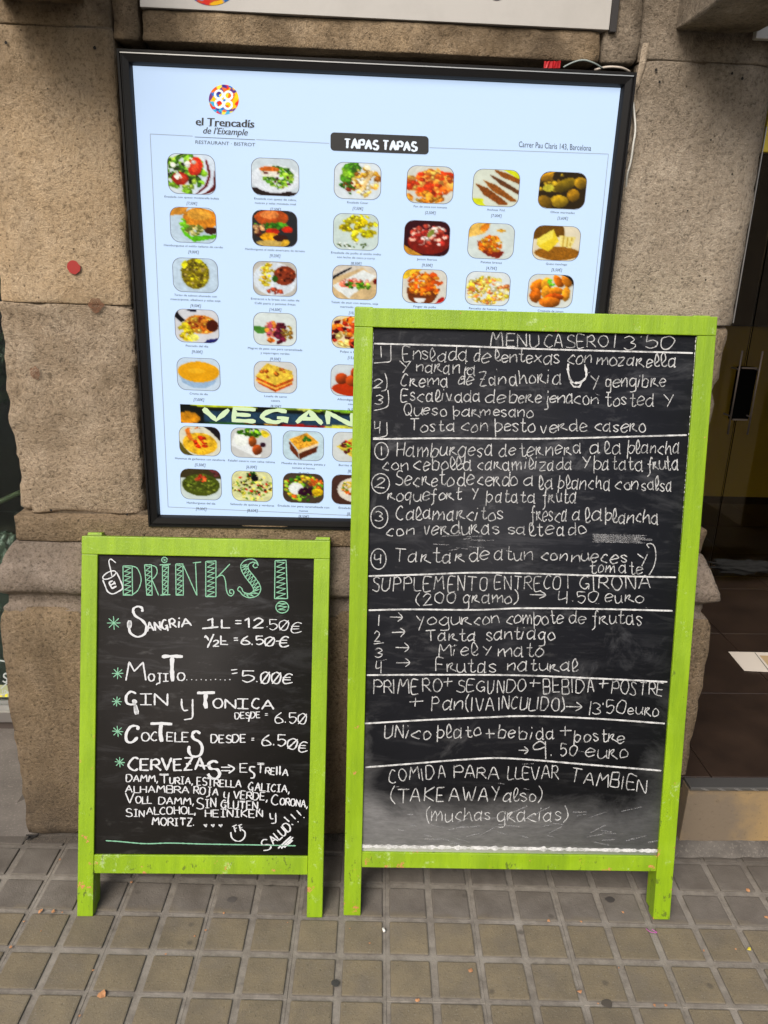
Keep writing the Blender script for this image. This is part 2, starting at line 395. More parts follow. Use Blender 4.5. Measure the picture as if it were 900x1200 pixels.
def font_geo(text, _c={}):
    if text not in _c:
        cu = bpy.data.curves.new('f', 'FONT'); cu.body = text; cu.resolution_u = 3
        o = bpy.data.objects.new('f', cu); COL.objects.link(o)
        dg = bpy.context.evaluated_depsgraph_get(); me = o.evaluated_get(dg).to_mesh()
        V = [v.co.copy() for v in me.vertices]; Fc = [tuple(p.vertices) for p in me.polygons]
        o.evaluated_get(dg).to_mesh_clear(); COL.objects.unlink(o); bpy.data.objects.remove(o); bpy.data.curves.remove(cu)
        _c[text] = (V, Fc, max(v.x for v in V))
    return _c[text]
def font_text(pen, text, x0, y0, x1, y1, h, slant=0.0):
    V, Fc, wd = font_geo(text); n = len(pen.V); u = Vector((x1-x0, y1-y0)); un = u.normalized(); uy = Vector((un.y, -un.x))
    for v in V:
        p = Vector((x0, y0))+u*(v.x/wd)+uy*(v.y/.73*h)+un*(v.y*slant*h); pen.V.append(pen.at(*p)+pen.n*pen.lift)
    pen.F += [tuple(i+n for i in f) for f in Fc]
# Blender's from_pydata faces must look toward the viewer only for shading; ribbons are two-sided.

# ================================================================== SETTING: ground
g = MB(); g.quad((-120, -120, -.02), (120, -120, -.02), (120, 120, -.02), (-120, 120, -.02))
tag(g.build('ground', M['asphalt']), 'grey street surface reaching out beyond the pavement', kind='structure')
pav = empty('pavement'); tag(pav, kind='structure')
g = MB(); g.box(-6, 6, -3.2, 2.2, -.05, -.0058); g.build('joint_bed', M['joint_bed'], pav)
GX, GY, GA = -.70124, -.232851, -.032953
T = .2000
def tile_mesh():
    bm = bmesh.new(); a = .0488/2*0+.0; me = MB()
    gz = -.0045
    me.box(-T/2, T/2, -T/2, T/2, -.008, gz, .0006, 1)
    c = T/4; hp = .0423
    for sx in (-1, 1):
        for sy in (-1, 1):
            me.box(sx*c-hp, sx*c+hp, sy*c-hp, sy*c+hp, -.007, 0, .0035, 2)
    # low rounded ridges of the joints
    mesh = bpy.data.meshes.new('tile'); mesh.from_pydata([tuple(v) for v in me.V], [], me.F); mesh.materials.append(M['tile'])
    return mesh
TM = tile_mesh()
ca, sa = math.cos(GA), math.sin(GA)
for i in range(-9, 14):
    for j in range(-6, 3):
        u, v = .2003*(i+.5), .1968*(j+.5)+.0005
        x, y = GX+u*ca-v*sa, GY+u*sa+v*ca
        if y > .14 and -.86 < x < .9: continue
        if y > .02 and x > .84: continue
        if x < -.87 and y > .12: continue
        o = bpy.data.objects.new('tile', TM); COL.objects.link(o); o.parent = pav
        o.location = (x, y, random.uniform(-.0006, .0006)); o.rotation_euler = (random.uniform(-.003, .003), random.uniform(-.003, .003), GA+random.uniform(-.003, .003))

# smooth concrete in the shop entrance on the left
g = MB(); g.quad((-3, -.0, .0006), (-.6, -.0, .0006), (-.6, .6, .0006), (-3, .6, .0006))
tag(g.build('entrance_floor', M['concrete']), 'worn grey concrete in front of the shop window', kind='structure')

# ================================================================== SETTING: stone pier
pier = empty('stone_pier', (0, .3, 0))
tag(pier, 'weathered brown sandstone pier with moulded base carrying the menu light box', 'stone pier')
pier.matrix_world = Matrix.Translation((0, .3, 0))
def P3(v): return Vector(v)-Vector((0, .3, 0))
def sd_noise(p, s): return noise.noise(Vector(p)*s)
def loft(name, mat, foot, zs, amp=.003, step=.02, parent=pier, seed=0, off=None, caps=True, chip=.006):
    """rough block: perimeter 'foot' (outward = left of travel reversed) lofted over zs with offset off(z)"""
    foot = [Vector((p[0], p[1])) for p in foot]; n = len(foot)
    ar = sum(foot[i].x*foot[(i+1) % n].y-foot[(i+1) % n].x*foot[i].y for i in range(n))
    if ar < 0: foot.reverse()
    nr = []
    for i in range(n):
        a = (foot[i]-foot[i-1]).normalized(); b = (foot[(i+1) % n]-foot[i]).normalized()
        na = Vector((a.y, -a.x)); nb = Vector((b.y, -b.x)); q = (na+nb).normalized(); nr.append(q/max(.35, q.dot(na)))
    per = []
    for i in range(n):
        a, b = foot[i], foot[(i+1) % n]; k = max(1, int((b-a).length/step)) if min(a.y, b.y) < .12 else 1
        for t in range(k): per.append((a.lerp(b, t/k), nr[i].lerp(nr[(i+1) % n], t/k) if t else nr[i], t/k))
    # keep straight-face normals except at corners
    V = []; Fc = []; m_ = len(per); zt = max(zs); zb = min(zs)
    for z in zs:
        o = off(z) if off else 0
        e = min(zt-z, z-zb)
        for k, (p, q, t) in enumerate(per):
            pp = p+q*o
            d = sd_noise((pp.x+seed, pp.y, z), 9)*amp*1.4+sd_noise((pp.x, pp.y+seed, z), 28)*amp+sd_noise((pp.x, pp.y, z+seed), 75)*amp*.5
            if e < .007: d -= (.007-e)/.007*(.0012+chip*max(0, sd_noise((pp.x*1.3+seed, 0, z*.3), 14)+.05))
            cn = min(t, 1-t) if t else 0
            if t == 0: d -= .001+chip*.8*max(0, sd_noise((pp.x+seed, pp.y, z), 16)+.05)
            V.append(P3((pp.x+q.x*d, pp.y+q.y*d, z)))
    R_ = len(zs)
    for r in range(R_-1):
        for k in range(m_): Fc.append((r*m_+k, r*m_+(k+1) % m_, (r+1)*m_+(k+1) % m_, (r+1)*m_+k))
    if caps: Fc.append(tuple(range(m_-1, -1, -1))); Fc.append(tuple((R_-1)*m_+k for k in range(m_)))
    o = mesh_obj(name, V, Fc, mat, parent, True)
    return o
def zr(a, b, st=.02):
    n = max(2, int((b-a)/st)); z = [a+(b-a)*i/n for i in range(n+1)]
    return [a, a+.003, a+.0075]+z[1:-1]+[b-.0075, b-.003, b]
XL, XR, YB = -.80, .868, .46
base_foot = [(XL, 0), (XR, 0), (XR, YB), (XL, YB)]
prof = [(.0, -.001), (.3, 0), (.585, .001), (.612, -.003), (.628, -.010), (.634, -.018), (.640, -.022), (.662, -.022), (.668, -.012), (.676, -.001), (.684, .003), (.700, .004), (.712, .000),
        (.725, -.006), (.745, -.017), (.765, -.027), (.783, -.036), (.787, -.038), (.836, -.040), (.842, -.046)]
def off_prof(z):
    for (a, oa), (b, ob) in zip(prof, prof[1:]):
        if a <= z <= b: return oa+(ob-oa)*(z-a)/(b-a)
    return prof[-1][1]
loft('base_block', M['stone_base'], base_foot, zr(-.01, .632), .0035, .02, off=off_prof, seed=3)
o = loft('base_moulding', M['stone_mold'], base_foot, [.622+.0055*i for i in range(30)], .0042, .014, off=off_prof, seed=5, chip=.008)
loft('neck_block', M['stone_base'], [(XL+.040, .040), (XR-.034, .040), (XR-.034, YB), (XL+.04, YB)], zr(.784, .842, .012), .003, .02, seed=8)
def pil(xl, xr, left):
    if left: return [(xl, .45), (xl, .086), (xl+.006, .080), (xl+.030, .079), (xl+.032, .062), (xr, .062), (xr, .45)]
    return [(xl, .45), (xl, .062), (xr-.042, .062), (xr, .086), (xr, .45)]
NL, NR = -.468, .545
loft('pilaster_block', M['stone_rough'], pil(-.752, NL, True), zr(.846, 1.306, .014), .0075, .014, seed=11, chip=.012)
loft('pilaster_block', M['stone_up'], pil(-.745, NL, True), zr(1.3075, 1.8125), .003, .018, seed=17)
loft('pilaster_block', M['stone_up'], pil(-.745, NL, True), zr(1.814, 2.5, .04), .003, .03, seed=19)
loft('pilaster_block', M['stone_rough'], pil(NR, .818, False), zr(.846, 1.302, .014), .007, .016, seed=23, chip=.010)
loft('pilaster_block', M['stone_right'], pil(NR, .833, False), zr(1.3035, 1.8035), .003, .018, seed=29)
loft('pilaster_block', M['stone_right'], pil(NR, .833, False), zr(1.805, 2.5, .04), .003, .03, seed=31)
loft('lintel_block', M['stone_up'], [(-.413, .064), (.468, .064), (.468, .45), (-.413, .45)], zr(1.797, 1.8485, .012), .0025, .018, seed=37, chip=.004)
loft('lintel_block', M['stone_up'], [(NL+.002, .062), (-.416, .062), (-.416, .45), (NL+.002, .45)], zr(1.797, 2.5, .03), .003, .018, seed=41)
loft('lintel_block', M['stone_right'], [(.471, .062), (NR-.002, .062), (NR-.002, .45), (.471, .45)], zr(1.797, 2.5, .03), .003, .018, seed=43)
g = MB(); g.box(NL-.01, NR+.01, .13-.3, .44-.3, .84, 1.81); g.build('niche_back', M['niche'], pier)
# mortar filler strip beside the niche
mv = []; mf = []; zz = [1.64+.006*i for i in range(33)]
for i, z in enumerate(zz):
    xa = .544+.004*noise.noise((z*30, 1, 0)); wd = max(.0015, .005+.012*noise.noise((z*34, 5, 0))+.004*max(0, z-1.7)/.1)
    xs = xa+max(0, z-1.74)*.12
    mv += [P3((xs-.004, .061, z)), P3((xs+wd*.5, .0575, z)), P3((xs+wd, .061, z))]
for i in range(len(zz)-1):
    for k in range(2): mf.append((i*3+k, i*3+k+1, i*3+4+k, i*3+3+k))
mesh_obj('mortar_strip', mv, mf, M['mortar'], pier, True)
# seams of mortar between the blocks
for q in ((-.71, NL, .0665-.3, .4-.3, 1.302, 1.311), (NR, .785, .0665-.3, .4-.3, 1.298, 1.307), (-.70, NL, .0655-.3, .4-.3, 1.809, 1.817), (NR, .785, .0655-.3, .4-.3, 1.80, 1.808), (-.72, .80, .072-.3, .4-.3, .838, .850)):
    g = MB(); g.box(*q); g.build('mortar_joint', M['seam'], pier)
# consoles at the top
def console(xa, xb, z0, mat, seed):
    V = []; Fc = []; xs = [xa, xa+.003]+[xa+(xb-xa)*i/9 for i in range(1, 9)]+[xb-.003, xb]; k = len(xs)
    pr = [(.075, z0)]+[(.055-.26*(i/12), z0-.006*math.sin(math.pi*i/12)+.012*(i/12)**3) for i in range(13)]
    pr += [(-.205-.04*math.sin(a), z0+.012+.05*(1-math.cos(a))) for a in (.3, .7, 1.1, 1.57)]+[(-.25, z0+.25), (-.27, z0+.40)]
    for y, z in pr:
        for i, x in enumerate(xs):
            e = .003 if i in (0, k-1) else 0
            V.append(P3((x+.003*noise.noise((x*20, y*22, z*30+seed)), y+.003*noise.noise((x*14+seed, y*20, z*22)), z+e+.004*noise.noise((x*20, y*20+seed, z*9)))))
    for r in range(len(pr)-1):
        for i in range(k-1): Fc.append((r*k+i, r*k+i+1, (r+1)*k+i+1, (r+1)*k+i))
    for s_ in (0, k-1):
        b = len(V); V += [P3((xs[s_], .1, z0)), P3((xs[s_], .1, z0+.40))]
        Fc.append(tuple([b]+[r*k+s_ for r in range(len(pr))]+[b+1]))
    mesh_obj('console', V, Fc, mat, pier, False)
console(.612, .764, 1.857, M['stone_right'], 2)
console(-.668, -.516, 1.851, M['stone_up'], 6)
# marks on the stone
def spot(name, px, py, y, r, mat, n=22, jag=.25, sd=0, sy=1.0):
    c = W(px, py, y); V = [P3((c.x, y, c.z))]
    for k in range(n):
        a = k*2*math.pi/n; rr = r*(1+jag*noise.noise((math.cos(a)*1.6+sd, math.sin(a)*1.6, sd)))
        V.append(P3((c.x+rr*math.cos(a), y, c.z+rr*math.sin(a)*sy)))
    return mesh_obj(name, V, [(0, 1+k, 1+(k+1) % n) for k in range(n)], mat, pier)
spot('red_paint_spot', 86, 313, .0555, .0135, plain('dark_red_paint', (.30, .014, .010), .6), jag=.18, sd=2)
brown = mat_chalk('rust_stain', (.15, .075, .045), .44, .10)
spot('rust_stain', 112, 358, .0545, .016, brown, n=30, jag=.45, sd=5, sy=.8)
spot('rust_stain', 41, 437, .0545, .011, brown, n=30, jag=.4, sd=7, sy=1.2)
# pale chips and small nail holes
hole = plain('nail_hole', (.01, .008, .006), .9)
for px, py, r in ((111, 56, .0032), (7, 50, .003), (60, 598, .003), (149, 603, .003), (769, 82, .003), (773, 96, .0025), (858, 86, .0025), (870, 92, .0028), (833, 164, .002), (858, 204, .002), (827, 328, .002), (806, 247, .0018), (152, 163, .0015), (56, 104, .0015)):
    spot('nail_hole', px, py, .0565 if py > 20 else .057, r, hole, 8)

# thin metal trim on the doorway arris
g = MB(); g.box(.834, .8356, .086-.3, .09-.3, 1.31, 1.70); g.build('metal_trim', plain('steel_trim', (.30, .29, .28), .4, .6), pier)

# ================================================================== upper wall, sides
wall = mat_concrete('facade_render', (.22, .17, .12), (.28, .22, .16))
fac = empty('facade'); tag(fac, 'brown stone building front rising above the shop', 'building')
g = MB(); g.box(-6, 6, .47, .62, 2.35, 5.2); g.box(-6, -2.7, .06, .6, 0, 2.35); g.box(2.0, 6, .06, .6, 0, 2.35); g.box(-.74, .83, .452, .6, -.01, 2.349); g.build('wall', wall, fac)
g = MB(); g.box(-1.6, 1.7, -.45, .469, 3.3, 3.42, .01); g.build('balcony_slab', wall, fac)

# ================================================================== banner above the lintel
ban = empty('shop_fascia_sign', (0, .05, 1.85)); tag(ban, 'white shop sign above the lintel with the foot of a multicoloured round logo', 'shop sign')
def PB(v): return Vector(v)-Vector((0, .05, 1.85))
white = N('white_sign_board'); white.color(white.mix(white.ramp(white.noise(9, 5, .7, white.geo()), (.45, 0.0), (.75, .35)), (.43, .41, .385), (.31, .295, .27))); white.set(Roughness=.45); white = white.m
g = MB(); V0 = [PB((-.412, .046, 1.8505)), PB((.4795, .046, 1.8505))]
g.box(-.412, .4795, .009, .05, .0005, .45, .0006, 1); g.build('panel', white, ban)
g = MB(); g.box(.480, .4925, .003, .05, -.004, .45, .0006, 1); g.build('edge_trim', plain('dark_trim', (.02, .017, .017), .5), ban)
def tren_color():
    return random.choice([rgb(225, 40, 20), rgb(240, 110, 20), rgb(250, 205, 20), rgb(60, 40, 130), rgb(20, 110, 190), rgb(60, 170, 210), rgb(240, 220, 70), rgb(110, 50, 120), rgb(215, 70, 30), rgb(250, 190, 0)])
def mosaic_disc(name, at, nrm, lift, cx, cy, r, mat, parent, seed=1):
    random.seed(seed)
    sites = [(random.uniform(-1, 1), random.uniform(-1, 1), tren_color()) for _ in range(60)]
    V = []; C = []; Fc = []; n = 26; k = 64
    for i in range(n+1):
        for a in range(k):
            x = math.cos(a*2*math.pi/k)*i/n; y = math.sin(a*2*math.pi/k)*i/n
            V.append(at(cx+x*r, cy+y*r)+nrm*lift)
            c = min(sites, key=lambda s: (s[0]-x)**2+(s[1]-y)**2)[2]; C.append((*c, 1))
    for i in range(n):
        for a in range(k): Fc.append((i*k+a, i*k+(a+1) % k, (i+1)*k+(a+1) % k, (i+1)*k+a))
    return mesh_obj(name, V, Fc, mat, parent, cols=C)
flatprint = mat_print('sign_print', 0.0, film=.3)
atB = lambda px, py: PB(W(px, py, .0588))
yF = -.0045
mosaic_disc('round_logo', atB, Vector((0, -1, 0)), .0005, 248, -28, 34.5, flatprint, ban, 4)
pn = Pen(atB, Vector((0, -1, 0)), .0008)
pn.stroke(smooth_path([Vector((577, -14)), Vector((574, -6)), Vector((582, -0.6)), Vector((590, -5)), Vector((588, -14))]), 2.6)
pn.build('lettering', M['ink'], ban)

# ================================================================== LIGHT BOX SIGN
SY = .035
SX0, SX1, SZ0, SZ1 = -.455551, .537927, .825282, 1.77612
sign = empty('menu_light_box', ((SX0+SX1)/2, SY+.05, SZ0)); SO = Vector(sign.location)
tag(sign, 'black framed backlit food menu with rows of dish pictures, hung on the pier', 'menu sign')
atS = lambda px, py: W(px, py, SY+.012)-SO
nS = Vector((0, -1, 0))
def frame_rail(a, b, c, d):      # outer a,b ; inner d,c ; bevelled profile, mitred ends
    (ax, az), (bx, bz), (cx_, cz), (dx, dz) = a, b, c, d
    A = Vector((ax, 0, az)); B = Vector((bx, 0, bz)); Cc = Vector((cx_, 0, cz)); D = Vector((dx, 0, dz))
    # profile across the rail (0 outer .. 1 inner): depth of the front face
    pr = [(0, .055), (0, .004), (.05, .0), (.20, .0), (.24, .003), (.30, .003), (.36, .0), (.82, .002), (.90, .006), (1, .014)]
    V = []; Fc = []
    for t, dep in pr:
        for p, q in ((A, D), (B, Cc)):
            v = p.lerp(q, t); V.append(Vector((v.x, SY+dep, v.z))-SO)
    for i in range(len(pr)-1): Fc.append((2*i, 2*i+1, 2*i+3, 2*i+2))
    mesh_obj('frame_rail', V, Fc, M['frame'], sign)
fw = .0262
o4 = [(SX0, SZ0), (SX1, SZ0), (SX1, SZ1), (SX0, SZ1)]
i4 = [(SX0+fw, SZ0+fw), (SX1-fw, SZ0+fw), (SX1-fw, SZ1-fw), (SX0+fw, SZ1-fw)]
for k in range(4): frame_rail(o4[k], o4[(k+1) % 4], i4[(k+1) % 4], i4[k])
g = MB(); g.box(SX0+.003-SO.x, SX1-.003-SO.x, SY+.018-SO.y, SY+.070-SO.y, .003, SZ1-SZ0-.003); g.build('housing', M['frame'], sign)
g = MB(); g.box(SX0+.007-SO.x, SX1-.007-SO.x, SY-.0008-SO.y, SY+.004-SO.y, SZ1-SZ0-.0082, SZ1-SZ0-.0064); g.build('rail_glint', M['rail_glint'], sign)  # thin added strip that draws the highlight along the top rail's bevel
g = MB(); p = [Vector((x, SY+.0125, z))-SO for x, z in i4]; g.quad(*p); 
panel = g.build('backlit_panel', M['panel'], sign)

# ---- dish pictures painted as colour grids
def paint(ops, w_=46, h_=40, seed=0):
    rnd = random.Random(seed); A = np.zeros((h_, w_, 3)); yy, xx = np.mgrid[0:h_, 0:w_]; xx = (xx+.5)/w_; yy = (yy+.5)/h_
    nz = np.random.RandomState(seed)
    def ell(cx, cy, rx, ry, ang=0):
        c, s = math.cos(ang), math.sin(ang); dx = xx-cx; dy = yy-cy
        return ((dx*c+dy*s)/rx)**2+((-dx*s+dy*c)/ry)**2 < 1
    def put(mask, col, var=0):
        c = np.array(col, float)
        A[mask] = c*(1+var*(nz.rand(mask.sum(), 1)-.5)) if var else c
    for op in ops:
        k = op[0]
        if k == 'bg': A[:] = op[1]
        elif k == 'e': put(ell(*op[1:6]), op[6], op[7] if len(op) > 7 else .12)
        elif k == 'sh':      # ellipse with a lighter top-left, as printed food has
            m_ = ell(*op[1:6]); cx, cy, rx, ry = op[1:5]; f = 1.15-.55*np.clip(((xx-cx)/rx*.5+(yy-cy)/ry*.8+.6)/1.4, 0, 1)
            A[m_] = (np.array(op[6], float)[None, :]*f[m_][:, None])
        elif k == 'b':       # n random blobs inside an ellipse
            _, n, cx, cy, rx, ry, sz, cols = op[:8]
            if sz > .05: n = int(n*2.1); sz *= .70
            for _i in range(n):
                a = rnd.random()*6.283; r = math.sqrt(rnd.random()); x = cx+rx*r*math.cos(a); y = cy+ry*r*math.sin(a); q = sz*rnd.uniform(.6, 1.3)
                col = np.array(rnd.choice(cols), float); m_ = ell(x, y, q, q*rnd.uniform(.5, 1), rnd.random()*3.1)
                A[m_] = col*rnd.uniform(.7, 1.15); m2 = ell(x-q*.2, y-q*.25, q*.45, q*.35); A[m2] = np.minimum(255, col*1.25)
        elif k == 'p':       # polygon
            pts = op[1]; ins = np.zeros_like(xx, bool); n = len(pts)
            for i in range(n):
                x0, y0 = pts[i]; x1, y1 = pts[(i+1) % n]
                if y0 == y1: continue
                ins ^= ((yy > min(y0, y1)) & (yy <= max(y0, y1)) & (xx < (x1-x0)*(yy-y0)/(y1-y0)+x0))
            put(ins, op[2], op[3] if len(op) > 3 else .1)
    def vn(k):      # blotchy tone variation, as real food has
        a = nz.rand(h_//k+2, w_//k+2); yi = np.arange(h_)/k; xi = np.arange(w_)/k; y0 = yi.astype(int); x0 = xi.astype(int); fy = (yi-y0)[:, None]; fx = (xi-x0)[None, :]
        return (a[y0][:, x0]*(1-fy)*(1-fx)+a[y0+1][:, x0]*fy*(1-fx)+a[y0][:, x0+1]*(1-fy)*fx+a[y0+1][:, x0+1]*fy*fx)-.5
    sat = (A.max(2)-A.min(2))/255*(1 if any(q[0] == 'b' for q in ops) else .15)
    P_ = np.pad(A, ((1, 1), (1, 1), (0, 0)), 'edge'); bl = sum(P_[i:i+h_, j:j+w_] for i in range(3) for j in range(3))/9; A = A*.55+bl*.45
    A = A*(1+((.26*vn(2)+.40*vn(5)+.14*(nz.rand(h_, w_)-.5))*(.10+.9*sat))[:, :, None]); A = np.clip(A/255, 0, 1)**1.25*.88
    return np.where(A <= .04045, A/12.92, ((A+.055)/1.055)**2.4)
WHT = (228, 236, 240); GRN = [(90, 150, 30), (150, 200, 50), (60, 110, 20), (180, 215, 80)]; TOM = (215, 50, 20)
